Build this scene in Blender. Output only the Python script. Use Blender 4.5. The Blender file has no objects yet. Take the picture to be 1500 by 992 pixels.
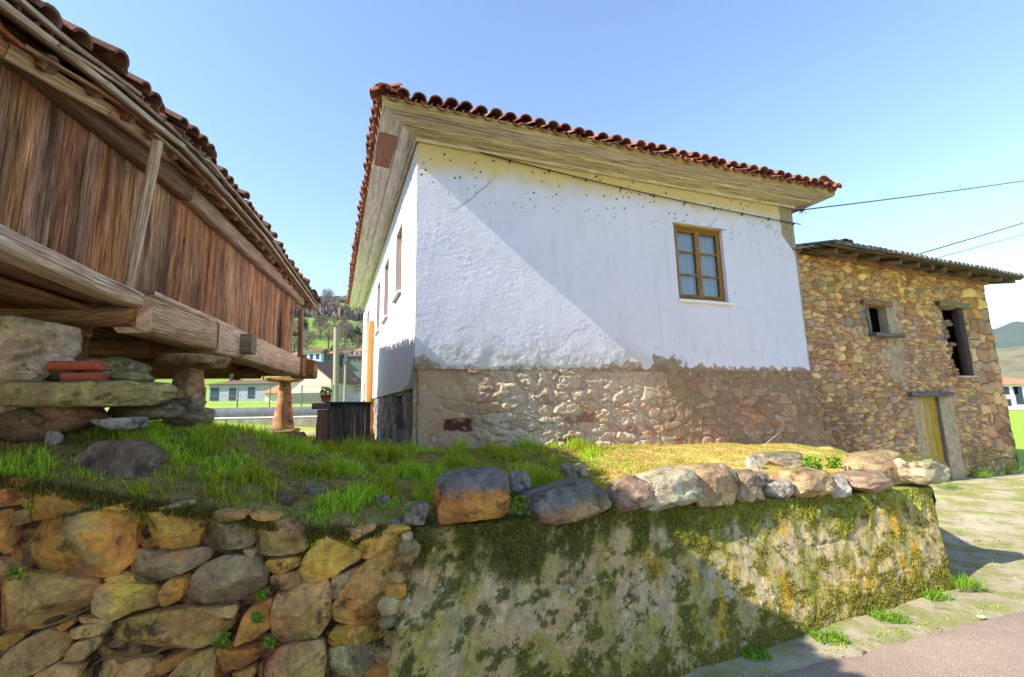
EXPO = 1.4; HAZE = 0.0001
import bpy, math, random
import numpy as np
from mathutils import Vector
random.seed(7); rng = np.random.default_rng(7)
S = bpy.context.scene
COL = S.collection
EYE = 1.6
# ------------------------------------------------------------------ camera
F = 660.0; PITCH = math.radians(8.5); ROLL = math.radians(-1.1)
fwd = np.array([0, math.cos(PITCH), math.sin(PITCH)])
r0 = np.array([1., 0, 0]); u0 = np.array([0, -math.sin(PITCH), math.cos(PITCH)])
rt = r0*math.cos(ROLL) + u0*math.sin(ROLL); up = -r0*math.sin(ROLL) + u0*math.cos(ROLL)
CAM = np.array([0, 0, EYE])
def ray(px, py):
    return fwd + rt*((px-750)/F) + up*((496-py)/F)
def atz(px, py, z):
    d = ray(px, py); return CAM + d*((z-EYE)/d[2])
def atY(px, py, Y):
    d = ray(px, py); return CAM + d*(Y/d[1])
def onplane(px, py, P, N):
    d = ray(px, py); return CAM + d*(np.dot(np.array(P)-CAM, N)/np.dot(d, N))
def proj(P):
    d = np.array(P)-CAM; w = d@fwd
    return 750+F*(d@rt)/w, 496-F*(d@up)/w
cd = bpy.data.cameras.new('camera'); cam = bpy.data.objects.new('camera', cd); COL.objects.link(cam)
cd.sensor_width = 36; cd.lens = 36*F/1500; cd.clip_start = .05; cd.clip_end = 20000
from mathutils import Matrix
m = Matrix(((rt[0], up[0], -fwd[0], CAM[0]), (rt[1], up[1], -fwd[1], CAM[1]), (rt[2], up[2], -fwd[2], CAM[2]), (0, 0, 0, 1)))
cam.matrix_world = m; S.camera = cam
# ------------------------------------------------------------------ numpy noise
_perm = rng.permutation(256); _perm = np.concatenate([_perm, _perm, _perm])
_g = rng.normal(size=(256, 3)); _g /= np.linalg.norm(_g, axis=1)[:, None]
def perlin(x, y, z=0.):
    x = np.asarray(x, float); y = np.asarray(y, float); z = np.asarray(z, float)+np.zeros_like(x)
    xi = np.floor(x).astype(int); yi = np.floor(y).astype(int); zi = np.floor(z).astype(int)
    xf = x-xi; yf = y-yi; zf = z-zi; xi &= 255; yi &= 255; zi &= 255
    f = lambda t: t*t*t*(t*(t*6-15)+10)
    u, v, w = f(xf), f(yf), f(zf); out = 0
    for i in (0, 1):
        for j in (0, 1):
            for k in (0, 1):
                h = _perm[_perm[_perm[(xi+i) & 255]+((yi+j) & 255)]+((zi+k) & 255)]
                g = _g[h]
                d = g[..., 0]*(xf-i)+g[..., 1]*(yf-j)+g[..., 2]*(zf-k)
                out = out + d*(u if i else 1-u)*(v if j else 1-v)*(w if k else 1-w)
    return out
def fbm(x, y, z=0., o=4, gain=.5):
    s = 0; a = 1.
    for i in range(o):
        s = s + a*perlin(np.asarray(x)*2**i+17.3*i, np.asarray(y)*2**i+5.1*i, np.asarray(z)*2**i+3.7*i); a *= gain
    return s
def sst(a, b, x):
    t = np.clip((np.asarray(x, float)-a)/(b-a), 0, 1); return t*t*(3-2*t)
# ------------------------------------------------------------------ mesh builder
def V3(*a): return np.array(a, float)
def nrm(v): v = np.array(v, float); return v/np.linalg.norm(v)
class MB:
    def __init__(s): s.v = []; s.f = []; s.uv = []; s.c = []; s.n = 0
    def add(s, v, f, uv=None, c=None):
        v = np.asarray(v, float).reshape(-1, 3)
        s.v.append(v)
        s.f.append([tuple(int(i)+s.n for i in q) for q in f] if not isinstance(f, np.ndarray) else f+s.n)
        s.uv.append(np.zeros((len(v), 2)) if uv is None else np.asarray(uv, float))
        s.c.append(np.ones((len(v), 3)) if c is None else (np.asarray(c, float)+np.zeros((len(v), 3))))
        s.n += len(v)
    def build(s, name, mat, parent=None, smooth=True, angle=None):
        v = np.concatenate(s.v); uv = np.concatenate(s.uv); c = np.concatenate(s.c)
        if parent is not None: v = v-np.array(parent.location)
        loops = []; tot = []
        for f in s.f:
            if isinstance(f, np.ndarray):
                loops.append(f.reshape(-1)); tot.append(np.full(len(f), f.shape[1]))
            elif f:
                loops.append(np.array([i for q in f for i in q])); tot.append(np.array([len(q) for q in f]))
        loops = np.concatenate(loops).astype(np.int32); tot = np.concatenate(tot).astype(np.int32)
        me = bpy.data.meshes.new(name)
        me.vertices.add(len(v)); me.vertices.foreach_set('co', v.astype(np.float32).ravel())
        me.loops.add(len(loops)); me.loops.foreach_set('vertex_index', loops)
        me.polygons.add(len(tot)); st = np.concatenate([[0], np.cumsum(tot)[:-1]]).astype(np.int32)
        me.polygons.foreach_set('loop_start', st); me.polygons.foreach_set('loop_total', tot)
        me.polygons.foreach_set('use_smooth', np.full(len(tot), smooth))
        me.update(calc_edges=True); me.validate()
        ul = me.uv_layers.new(name='UV')
        if len(me.loops) == len(loops): ul.data.foreach_set('uv', uv[loops].astype(np.float32).ravel())
        ca = me.color_attributes.new('Col', 'FLOAT_COLOR', 'POINT')
        ca.data.foreach_set('color', np.concatenate([c, np.ones((len(c), 1))], 1).astype(np.float32).ravel())
        if smooth and angle: 
            try: me.set_sharp_from_angle(angle=math.radians(angle))
            except Exception: pass
        me.materials.append(mat)
        o = bpy.data.objects.new(name, me); COL.objects.link(o)
        if parent is not None: o.parent = parent
        return o
def tag(o, label=None, cat=None, group=None, kind=None):
    if label: o['label'] = label
    if cat: o['category'] = cat
    if group: o['group'] = group
    if kind: o['kind'] = kind
    return o
def thing(name, loc, label, cat, group=None):
    o = bpy.data.objects.new(name, None); COL.objects.link(o); o.location = [float(a) for a in loc]; o.empty_display_size = .1
    return tag(o, label, cat, group)
def recentre(o):   # a one-mesh thing: origin at its base
    n = len(o.data.vertices); a = np.zeros(n*3, np.float32); o.data.vertices.foreach_get('co', a); a = a.reshape(-1, 3)
    c = a.mean(0); c[2] = a[:, 2].min(); a -= c; o.data.vertices.foreach_set('co', a.ravel()); o.location = [float(x) for x in c]; o.data.update(); return o
# ------------------------------------------------------------------ shapes
def beam(mb, p0, p1, w, h, side=None, seg=6, rough=.004, bev=.12, bow=0., taper=1., col=None):
    p0 = np.array(p0, float); p1 = np.array(p1, float); d = nrm(p1-p0); L = np.linalg.norm(p1-p0)
    if side is None: side = np.cross(d, (0, 0, 1)) if abs(d[2]) < .95 else np.cross(d, (0, 1, 0))
    side = np.array(side, float); side = nrm(side-d*(side@d)); up_ = np.cross(side, d)
    b = min(w, h)*bev; W = w/2; H = h/2
    sec = np.array([(-W+b, -H), (W-b, -H), (W, -H+b), (W, H-b), (W-b, H), (-W+b, H), (-W, H-b), (-W, -H+b)])
    per = np.concatenate([[0], np.cumsum(np.linalg.norm(np.diff(np.vstack([sec, sec[:1]]), axis=0), axis=1))])
    ou, ov = rng.random(2)*50; sd = rng.random()*100
    vs = []; uv = []
    for i in range(seg+1):
        t = i/seg; sc = 1+(taper-1)*t
        c = p0+d*L*t+side*(fbm([t*L*1.2], [sd])[0]*rough*3)+up_*(fbm([t*L*1.2], [sd+9])[0]*rough*3+bow*4*t*(1-t))
        for j in range(9):
            q = sec[j % 8]*sc
            jj = 1+perlin([t*L*6+sd], [j % 8*1.7])[0]*rough*8
            vs.append(c+side*q[0]*jj+up_*q[1]*jj); uv.append((ou+t*L, ov+per[j]))
    fs = []
    for i in range(seg):
        for j in range(8):
            a = i*9+j; fs.append((a, a+9, a+10, a+1))
    n = len(vs)
    e0 = [vs[j] for j in range(8)]; e1 = [vs[seg*9+j] for j in range(8)]
    vs += e0+e1; uv += [(ou+60+e*.0, ov+e*.02) for e in range(16)]
    fs += [tuple(n+j for j in range(8)), tuple(n+8+j for j in reversed(range(8)))]
    mb.add(vs, fs, uv, col)
def box(mb, c, sx, sy, sz, ax=(1, 0, 0), az=(0, 0, 1), b=.08):
    ax = nrm(ax); beam(mb, np.array(c)-ax*sx/2, np.array(c)+ax*sx/2, sy, sz, side=np.cross(az, ax), seg=1, rough=0, bev=b)
def tube(mb, pts, rad, n=10, rough=0., caps=True, col=None):
    pts = [np.array(p, float) for p in pts]; rad = rad if hasattr(rad, '__len__') else [rad]*len(pts)
    vs = []; uv = []; L = 0; ref = None; sd = rng.random()*90; ou = rng.random()*40
    for i, p in enumerate(pts):
        t = nrm(pts[min(i+1, len(pts)-1)]-pts[max(i-1, 0)])
        if ref is None: ref = nrm(np.cross(t, (0, 0, 1) if abs(t[2]) < .9 else (1, 0, 0)))
        ref = nrm(ref-t*(ref@t)); b = np.cross(t, ref)
        if i: L += np.linalg.norm(p-pts[i-1])
        for j in range(n+1):
            a = 2*math.pi*(j % n)/n
            rr = rad[i]*(1+(rough*perlin([math.cos(a)*1.5+sd], [math.sin(a)*1.5], [L*5])[0] if rough else 0))
            vs.append(p+ref*math.cos(a)*rr+b*math.sin(a)*rr); uv.append((ou+L, j*2*math.pi*rad[i]/n))
    fs = [(i*(n+1)+j, i*(n+1)+j+1, (i+1)*(n+1)+j+1, (i+1)*(n+1)+j) for i in range(len(pts)-1) for j in range(n)]
    if caps:
        k = len(vs); vs += vs[:n]+vs[(len(pts)-1)*(n+1):(len(pts)-1)*(n+1)+n]; uv += [(ou+70, .01*j) for j in range(2*n)]
        fs += [tuple(k+j for j in reversed(range(n))), tuple(k+n+j for j in range(n))]
    mb.add(vs, fs, uv, col)
import bmesh
def _ico(n):
    bm = bmesh.new(); bmesh.ops.create_icosphere(bm, subdivisions=n, radius=1)
    v = np.array([x.co[:] for x in bm.verts]); f = np.array([[x.index for x in q.verts] for q in bm.faces]); bm.free(); return v, f
ICO = {n: _ico(n) for n in (2, 3, 4, 5)}
def rock(mb, c, size, seed, sub=4, cuts=9, rot=0., col=None, n1=.16, n2=.05, boxy=.55, tilt=0.):
    r = np.random.default_rng(seed); v, f = ICO[sub]; v = v.copy()
    p_ = 1.9/boxy; v = v/(np.abs(v)**p_).sum(1)[:, None]**(1/p_)
    o = r.random(3)*50; v = v*(1+n1*1.25*fbm(v[:, 0]*1.3+o[0], v[:, 1]*1.3+o[1], v[:, 2]*1.3+o[2], 3)[:, None])
    for _ in range(cuts):
        n = r.normal(size=3); n /= np.linalg.norm(n); sup = np.percentile(v@n, 99); d = sup*r.uniform(.74, .90)
        k = v@n-d; v = v-np.clip(k, 0, None)[:, None]*n*.95
    o = r.random(3)*50
    v = v*(1+ n2*.8*fbm(v[:, 0]*5+o[0], v[:, 1]*5+o[1], v[:, 2]*5+o[2], 4, .6)[:, None]
           - .12*np.clip(.10-np.abs(perlin(v[:, 0]*1.6+o[1], v[:, 1]*1.6+o[2], v[:, 2]*2.2+o[0])), 0, 1)[:, None]*6*.12)
    s = np.array(size)/2; ext = np.abs(v).max(0); v = v/ext*s
    ct, st = math.cos(tilt), math.sin(tilt); v = np.stack([v[:, 0]*ct-v[:, 2]*st, v[:, 1], v[:, 0]*st+v[:, 2]*ct], 1)
    ca, sa = math.cos(rot), math.sin(rot)
    v = np.stack([v[:, 0]*ca-v[:, 1]*sa, v[:, 0]*sa+v[:, 1]*ca, v[:, 2]], 1)+np.array(c)
    mb.add(v, f, None, col)
def gridfaces(nu, nv, keep=None):
    i, j = np.meshgrid(np.arange(nu-1), np.arange(nv-1), indexing='ij')
    a = (i*nv+j); q = np.stack([a, a+nv, a+nv+1, a+1], -1)
    return q[keep] if keep is not None else q.reshape(-1, 4)
def patch(mb, P00, P10, P11, P01, w, h, res, hfn, holes=(), cfn=None, depth=.2, ju=None):
    """bilinear wall; u 0..w along, v 0..h up; outward normal = (P10-P00)x(P01-P00)"""
    P00, P10, P11, P01 = [np.array(p, float) for p in (P00, P10, P11, P01)]
    N = nrm(np.cross(P10-P00, P01-P00))
    us = np.linspace(0, w, max(2, int(w/res)+1)); vs = np.linspace(0, h, max(2, int(h/res)+1))
    for (a, b, c, d) in holes:
        for e in (a, b): us[np.argmin(abs(us-e))] = e
        for e in (c, d): vs[np.argmin(abs(vs-e))] = e
    U, Vv = np.meshgrid(us, vs, indexing='ij')
    def pos(U, Vv, H):
        a = (U/w)[..., None]; b = (Vv/h)[..., None]
        return P00*(1-a)*(1-b)+P10*a*(1-b)+P11*a*b+P01*(1-a)*b+N*np.asarray(H)[..., None]
    H = hfn(U, Vv)+0*U
    P = pos(U, Vv, H); C = cfn(U, Vv) if cfn else np.ones(U.shape+(3,))
    cu = (us[1:]+us[:-1])/2; cv = (vs[1:]+vs[:-1])/2; CU, CV = np.meshgrid(cu, cv, indexing='ij'); keep = np.ones(CU.shape, bool)
    for (a, b, c, d) in holes: keep &= ~((CU > a) & (CU < b) & (CV > c) & (CV < d))
    mb.add(P.reshape(-1, 3), gridfaces(len(us), len(vs), keep), np.stack([U, Vv], -1).reshape(-1, 2), C.reshape(-1, 3))
    for (a, b, c, d) in holes:
        iu = np.where((us >= a-1e-6) & (us <= b+1e-6))[0]; iv = np.where((vs >= c-1e-6) & (vs <= d+1e-6))[0]
        loops = [(iu, np.full(len(iu), iv[0])), (np.full(len(iv), iu[-1]), iv), (iu[::-1], np.full(len(iu), iv[-1])), (np.full(len(iv), iu[0]), iv[::-1])]
        for (x, y) in loops:
            f0 = P[x, y]; b0 = pos(us[x], vs[y], np.full(len(x), -depth)); n = len(x)
            q = [(k, k+1, n+k+1, n+k) for k in range(n-1)]
            cc = C[x, y]; mb.add(np.vstack([f0, b0]), q, np.vstack([np.stack([us[x], vs[y]], 1)]*2), np.vstack([cc, cc]))
    return pos
def masonry(u, v, cw, ch, seed, jit=.8, warp=.25):
    u = np.asarray(u)+warp*cw*fbm(u/cw*.6+seed, v/ch*.6, seed*1.3, 2)*2; v = np.asarray(v)+warp*ch*fbm(u/cw*.6, v/ch*.6+seed, seed*2.1, 2)*2
    gx = u/cw; gy = v/ch; iy = np.floor(gy).astype(int)
    d1 = np.full(u.shape, 9.); d2 = np.full(u.shape, 9.); idn = np.zeros(u.shape, int)
    for dy in (-1, 0, 1):
        ry = iy+dy; off = ((ry*0.618+seed*.37) % 1); ix = np.floor(gx-off).astype(int)
        for dx in (-1, 0, 1, 2, -2):
            rx = ix+dx; h = (rx*73856093 ^ ry*19349663 ^ (seed*83492791)) & 0x7fffffff
            h1 = ((h*1103515245+12345) & 0x7fffffff); h2 = ((h1*1103515245+12345) & 0x7fffffff)
            sx = rx+off+.5+((h1 >> 8) % 1000/1000-.5)*jit; sy = ry+.5+((h2 >> 8) % 1000/1000-.5)*jit*.8
            a = np.abs(gx-sx); b = np.abs(gy-sy)
            d = (a**4+b**4)**(1/4)*(.8+.4*((h2 >> 5) % 997/997))
            less = d < d1
            d2 = np.where(less, d1, np.minimum(d2, d)); idn = np.where(less, h2, idn); d1 = np.where(less, d, d1)
    return d2-d1, ((idn >> 7) % 4093)/4093., ((idn >> 11) % 2039)/2039.
def pal(r, cols):
    cols = np.array(cols, float); n = len(cols); return cols[np.minimum((np.asarray(r)*n).astype(int), n-1)]
def hexc(h, k=1.):
    c = [int(h[i:i+2], 16)/255 for i in (0, 2, 4)]; return tuple(k*((x/12.92) if x < .04045 else ((x+.055)/1.055)**2.4) for x in c)
# ------------------------------------------------------------------ materials
class NT:
    def __init__(s, name, rough=.9, spec=.25):
        s.m = bpy.data.materials.new(name); s.m.use_nodes = True; s.t = s.m.node_tree; s.N = s.t.nodes; s.b = s.N['Principled BSDF']
        s.b.inputs['Roughness'].default_value = rough; s.b.inputs['Specular IOR Level'].default_value = spec
    def put(s, sock, v):
        if isinstance(v, bpy.types.NodeSocket): s.t.links.new(v, sock)
        elif isinstance(v, (tuple, list)) and len(v) == 3 and sock.type == 'RGBA': sock.default_value = (*v, 1)
        else: sock.default_value = v
    def node(s, t, **k):
        n = s.N.new(t)
        for a, b in k.items(): setattr(n, a, b)
        return n
    def co(s, kind='Object', scale=(1, 1, 1), loc=(0, 0, 0)):
        n = s.node('ShaderNodeTexCoord'); mp = s.node('ShaderNodeMapping'); s.t.links.new(n.outputs[kind], mp.inputs[0])
        mp.inputs['Scale'].default_value = scale; mp.inputs['Location'].default_value = loc; return mp.outputs[0]
    def noise(s, vec, scale, det=5, rough=.55, dist=0.):
        n = s.node('ShaderNodeTexNoise'); s.put(n.inputs['Vector'], vec); n.inputs['Scale'].default_value = scale; n.inputs['Detail'].default_value = det
        n.inputs['Roughness'].default_value = rough; n.inputs['Distortion'].default_value = dist; return n.outputs['Fac']
    def vor(s, vec, scale, feat='F1'):
        n = s.node('ShaderNodeTexVoronoi', feature=feat); s.put(n.inputs['Vector'], vec); n.inputs['Scale'].default_value = scale; return n.outputs['Distance']
    def mr(s, v, a, b, c=0., d=1.):
        n = s.node('ShaderNodeMapRange', interpolation_type='SMOOTHSTEP'); s.put(n.inputs[0], v)
        for i, x in enumerate((a, b, c, d)): n.inputs[i+1].default_value = x
        return n.outputs[0]
    def ramp(s, v, cols):
        n = s.node('ShaderNodeValToRGB'); e = n.color_ramp.elements
        while len(e) < len(cols): e.new(.5)
        for i, (p, c) in enumerate(cols): e[i].position = p; e[i].color = (*c, 1)
        s.put(n.inputs[0], v); return n.outputs[0]
    def mix(s, f, a, b, mode='MIX'):
        n = s.node('ShaderNodeMix', data_type='RGBA', blend_type=mode); s.put(n.inputs[0], f); s.put(n.inputs[6], a); s.put(n.inputs[7], b); return n.outputs[2]
    def math(s, op, a, b=0.):
        n = s.node('ShaderNodeMath', operation=op); s.put(n.inputs[0], a); s.put(n.inputs[1], b); return n.outputs[0]
    def attr(s): return s.node('ShaderNodeVertexColor', layer_name='Col').outputs[0]
    def island(s): return s.node('ShaderNodeNewGeometry').outputs['Random Per Island']
    def hsv(s, c, h=.5, sa=1., v=1.):
        n = s.node('ShaderNodeHueSaturation'); s.put(n.inputs['Color'], c); s.put(n.inputs['Hue'], h); s.put(n.inputs['Saturation'], sa); s.put(n.inputs['Value'], v); return n.outputs[0]
    def gray(s, f, a, b): return s.ramp(f, [(0, (a,)*3), (1, (b,)*3)])
    def bump(s, hgt, st=.4, d=.01, prev=None):
        n = s.node('ShaderNodeBump'); n.inputs['Strength'].default_value = st; n.inputs['Distance'].default_value = d; s.put(n.inputs['Height'], hgt)
        if prev is not None: s.put(n.inputs['Normal'], prev)
        return n.outputs[0]
    def out(s, col, nor=None):
        s.put(s.b.inputs['Base Color'], col)
        if nor is not None: s.put(s.b.inputs['Normal'], nor)
        return s.m
def m_wood(name, cols, gs=1., bump=.8, rough=.85, crack=.5, var=.35, stain=None):
    t = NT(name, rough); uv = t.co('UV', (1.2*gs, 26*gs, 1)); uv2 = t.co('UV', (.8*gs, 5*gs, 1), (3, 7, 0))
    g = t.noise(uv, 3, 8, .65, .6); b = t.noise(uv2, 3, 4, .6)
    c = t.ramp(g, [(.32+.36*i/(len(cols)-1), k) for i, k in enumerate(cols)])
    c = t.mix(1, c, t.gray(b, .45, 1.35), 'MULTIPLY')
    isl = t.island(); c = t.hsv(c, t.mr(isl, 0, 1, .488, .512), t.mr(t.math('FRACT', t.math('MULTIPLY', isl, 7.3)), 0, 1, .8, 1.15), t.mr(t.math('FRACT', t.math('MULTIPLY', isl, 13.7)), 0, 1, 1-var, 1+var))
    if stain:
        q = t.noise(t.co('Object', stain), 1., 7, .6, .5); c = t.mix(t.mr(q, .52, .70, 0, .6), c, (.62, .40, .25)); q2 = t.noise(t.co('Object', stain, (5, 3, 9)), .8, 6, .62, .3); c = t.mix(1, c, t.ramp(q2, [(.36, (.34, .27, .24)), (.5, (1., .9, .8)), (.66, (1.5, 1.3, 1.1))]), 'MULTIPLY')
        kn = t.vor(t.co('Object', (1, 1, .55), (1, 2, 3)), 3.1); c = t.mix(t.mr(t.math('ADD', kn, t.math('MULTIPLY', t.noise(t.co('Object'), 40, 3), .05)), .10, .07, 0, .95), c, (.01, .006, .004))
    ck = t.noise(t.co('UV', (.5*gs, 34*gs, 1), (9, 1, 0)), 2.2, 3, .5, .3); ckm = t.mr(ck, .60, .66)
    c = t.mix(t.math('MULTIPLY', ckm, crack), c, (.012, .008, .005))
    h = t.math('SUBTRACT', g, t.math('MULTIPLY', ckm, .8))
    return t.out(c, t.bump(h, bump, .012))
def m_stone(name, usecol=True, cols=None, lich=.5, moss=.0, bump=1., sc=1., rough=.92):
    t = NT(name, rough); o = t.co('Object')
    n1 = t.noise(o, 5*sc, 8, .62); n2 = t.noise(o, 28*sc, 6, .65); n3 = t.noise(o, 90*sc, 3, .6)
    base = t.attr() if usecol else t.ramp(n1, cols)
    c = t.mix(1, base, t.ramp(n1, [(.25, (.30, .26, .22)), (.45, (.85, .8, .75)), (.6, (1.2, 1.15, 1.05)), (.8, (1.9, 1.8, 1.5))]), 'MULTIPLY'); c = t.mix(1, c, t.gray(n2, .25, 1.75), 'MULTIPLY')
    c = t.hsv(c, t.mr(t.noise(o, 3*sc, 3), .3, .7, .485, .52), 1., 1.)
    if lich:
        l = t.mr(t.noise(t.co('Object', loc=(4, 4, 4)), 11*sc, 6, .7), .60, .68); c = t.mix(t.math('MULTIPLY', l, lich), c, (.50, .46, .34))
        d = t.mr(t.noise(t.co('Object', loc=(8, 1, 4)), 7*sc, 7, .7), .52, .66); c = t.mix(t.math('MULTIPLY', d, .78), c, (.035, .028, .018))
    if moss:
        g = t.node('ShaderNodeNewGeometry'); sx = t.node('ShaderNodeSeparateXYZ'); t.put(sx.inputs[0], g.outputs['Normal'])
        k = t.math('ADD', t.math('MULTIPLY', sx.outputs[2], .35), t.noise(t.co('Object', loc=(2, 9, 4)), 6*sc, 6, .65))
        c = t.mix(t.math('MULTIPLY', t.mr(k, .68, .82), moss), c, (.09, .11, .012))
    h = t.math('ADD', t.math('MULTIPLY', n2, 1.), t.math('MULTIPLY', n3, .45))
    return t.out(c, t.bump(h, bump, .032))
def m_plain(name, c, rough=.7, nscale=20, var=.25, bump=.1, metal=0):
    t = NT(name, rough); n = t.noise(t.co('Object'), nscale, 6, .6); t.b.inputs['Metallic'].default_value = metal
    return t.out(t.mix(1, c, t.gray(n, 1-var*2, 1+var*2), 'MULTIPLY'), t.bump(n, bump, .01))
def m_col(name, rough=.9, bump=.35, sc=1., trans=False, dist=.008, var=.3):
    t = NT(name, rough); o = t.co('Object'); n2 = t.noise(o, 24*sc, 8, .65); n3 = t.noise(o, 4*sc, 5, .6); n4 = t.noise(o, 75*sc, 6, .75)
    c = t.mix(1, t.attr(), t.gray(n4, 1-var*1.9, 1+var*1.9), 'MULTIPLY'); c = t.mix(1, c, t.gray(n2, 1-var*1.6, 1+var*1.6), 'MULTIPLY'); c = t.mix(1, c, t.gray(n3, 1-var, 1+var), 'MULTIPLY')
    return t.out(c, t.bump(t.math('ADD', n2, t.math('MULTIPLY', n4, .45)), bump, dist))
def m_leaf(name, cols, var=.4, tr=.35):
    t = NT(name, .55, .3); isl = t.island(); c = t.ramp(isl, [(i/(len(cols)-1), k) for i, k in enumerate(cols)])
    c = t.mix(1, c, t.attr(), 'MULTIPLY')
    t.put(t.b.inputs['Base Color'], c); tl = t.node('ShaderNodeBsdfTranslucent'); t.put(tl.inputs[0], t.hsv(c, .5, 1.1, 1.5)); mx = t.node('ShaderNodeMixShader'); mx.inputs[0].default_value = tr
    t.t.links.new(t.b.outputs[0], mx.inputs[1]); t.t.links.new(tl.outputs[0], mx.inputs[2]); t.t.links.new(mx.outputs[0], t.N['Material Output'].inputs[0]); return t.m
WOOD = m_wood('weathered_planks', [(.08, .033, .016), (.25, .125, .062), (.42, .235, .13), (.62, .44, .30)], var=.16, stain=(6, 6, .8))
WOODP = m_wood('pale_weathered_beam', [(.17, .09, .05), (.42, .24, .135), (.58, .38, .23), (.70, .54, .39)], crack=.6)
WOODD = m_wood('dark_logs', [(.07, .025, .012), (.19, .075, .03), (.30, .13, .055), (.40, .20, .09)])
WOODG = m_wood('grey_eave_board', [(.20, .14, .09), (.38, .29, .20), (.52, .43, .33), (.66, .58, .49)])
GREYW = m_wood('dark_grey_planks', [(.045, .038, .035), (.11, .095, .085), (.18, .16, .14), (.25, .22, .20)], var=.2)
FRAME = m_wood('varnished_window_wood', [(.22, .10, .02), (.33, .16, .035), (.42, .22, .05)], crack=.1, var=.08)
SOFFL = m_wood('peeling_white_soffit', [(.30, .27, .22), (.58, .55, .48), (.74, .72, .66), (.80, .79, .75)], gs=.7, crack=.6, var=.08)
SOFF = m_wood('peeling_painted_soffit', [(.10, .07, .04), (.40, .32, .20), (.68, .58, .40), (.76, .69, .54), (.80, .75, .64)], gs=.7, crack=.75, var=.08)
FASC = m_wood('yellowed_fascia', [(.14, .08, .02), (.42, .27, .06), (.55, .38, .11), (.58, .47, .25)], gs=.7, crack=.4, var=.08)
DOORM = m_wood('ochre_door_paint', [(.36, .21, .05), (.52, .33, .09), (.60, .42, .13)], crack=.25, var=.1)
PATCHM = m_wood('red_brown_board', [(.24, .09, .045), (.32, .13, .07), (.38, .17, .095)], crack=.1, var=.05)
STONE = m_stone('coloured_stone'); ROCKM = m_stone('mossy_rock', moss=.55)
t = NT('clay_tile', .85); o_ = t.co('Object'); isl = t.island()
c = t.ramp(isl, [(0, (.17, .05, .03)), (.3, (.30, .085, .045)), (.6, (.38, .13, .075)), (.8, (.20, .08, .05)), (1, (.34, .19, .12))])
c = t.mix(1, c, t.gray(t.noise(o_, 14, 6, .65), .35, 1.6), 'MULTIPLY'); c = t.mix(t.mr(t.noise(t.co('Object', loc=(3, 3, 3)), 9, 7, .7), .54, .66, 0, .85), c, (.13, .115, .085))
c = t.mix(t.mr(t.noise(t.co('Object', loc=(6, 3, 3)), 4.5, 7, .7), .60, .68, 0, .8), c, (.11, .12, .035)); TILE = t.out(c, t.bump(t.noise(o_, 60, 4), .4, .005))
GRASS = m_leaf('grass_blades', [(.25, .40, .015), (.30, .56, .02), (.44, .66, .05), (.26, .50, .015), (.62, .64, .10)])
DRYG = m_leaf('dry_grass_blades', [(.42, .33, .10), (.34, .36, .07), (.52, .42, .17), (.26, .34, .05), (.45, .30, .12)])
MOSSB = m_leaf('moss_tufts', [(.07, .075, .008), (.12, .12, .01), (.18, .17, .015), (.20, .13, .012)], tr=.15)
LEAF = m_leaf('weed_leaves', [(.10, .20, .015), (.16, .32, .02), (.26, .40, .03)])
WHITE = m_plain('white_paint', (.75, .75, .74), .6, 30, .06)
t = NT('window_glass', .03)
tr_ = t.node('ShaderNodeBsdfTransparent'); tr_.inputs[0].default_value = (.82, .87, .92, 1); gl = t.node('ShaderNodeBsdfGlossy'); gl.inputs['Roughness'].default_value = .04
fr = t.node('ShaderNodeFresnel'); fr.inputs[0].default_value = 1.6; mx = t.node('ShaderNodeMixShader'); t.t.links.new(t.mr(fr.outputs[0], 0, 1, .08, 1), mx.inputs[0]); t.t.links.new(tr_.outputs[0], mx.inputs[1]); t.t.links.new(gl.outputs[0], mx.inputs[2]); t.t.links.new(mx.outputs[0], t.N['Material Output'].inputs[0]); GLASS = t.m
CURT = m_plain('lace_curtain', (.62, .66, .70), .9, 40, .08)
DARK = m_plain('painted_interior_dark', (.012, .011, .010), .95, 5, .2)  # near-black colour stands in for the shade inside openings
# ================================================================== light
SUN_AZ = 25.; SUN_EL = 38.5
sa, se = math.radians(SUN_AZ), math.radians(SUN_EL)
sd = np.array([math.cos(sa)*math.cos(se), math.sin(sa)*math.cos(se), -math.sin(se)])
L = bpy.data.lights.new('sun', 'SUN'); L.energy = 4.3; L.angle = math.radians(.5); L.color = (1, .93, .80)
lo = bpy.data.objects.new('sun', L); COL.objects.link(lo); lo.rotation_euler = Vector(sd).to_track_quat('-Z', 'Y').to_euler(); lo.location = (-20, -10, 25)
W = bpy.data.worlds.new('World'); S.world = W; W.use_nodes = True
sky = W.node_tree.nodes.new('ShaderNodeTexSky'); sky.sky_type = 'NISHITA'; sky.sun_disc = False; sky.sun_elevation = se
sky.sun_rotation = math.atan2(-sd[0], -sd[1]); sky.air_density = 1.0; sky.dust_density = 0.; sky.ozone_density = 2.4; sky.altitude = 1000
W.node_tree.links.new(sky.outputs[0], W.node_tree.nodes['Background'].inputs[0]); W.node_tree.nodes['Background'].inputs[1].default_value = .15
S.view_settings.view_transform = 'Standard'; S.view_settings.look = 'None'; S.view_settings.exposure = EXPO; S.view_settings.gamma = 1; S.view_settings.use_curve_mapping = False
S.cycles.max_bounces = 6; S.cycles.transparent_max_bounces = 12
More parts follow.
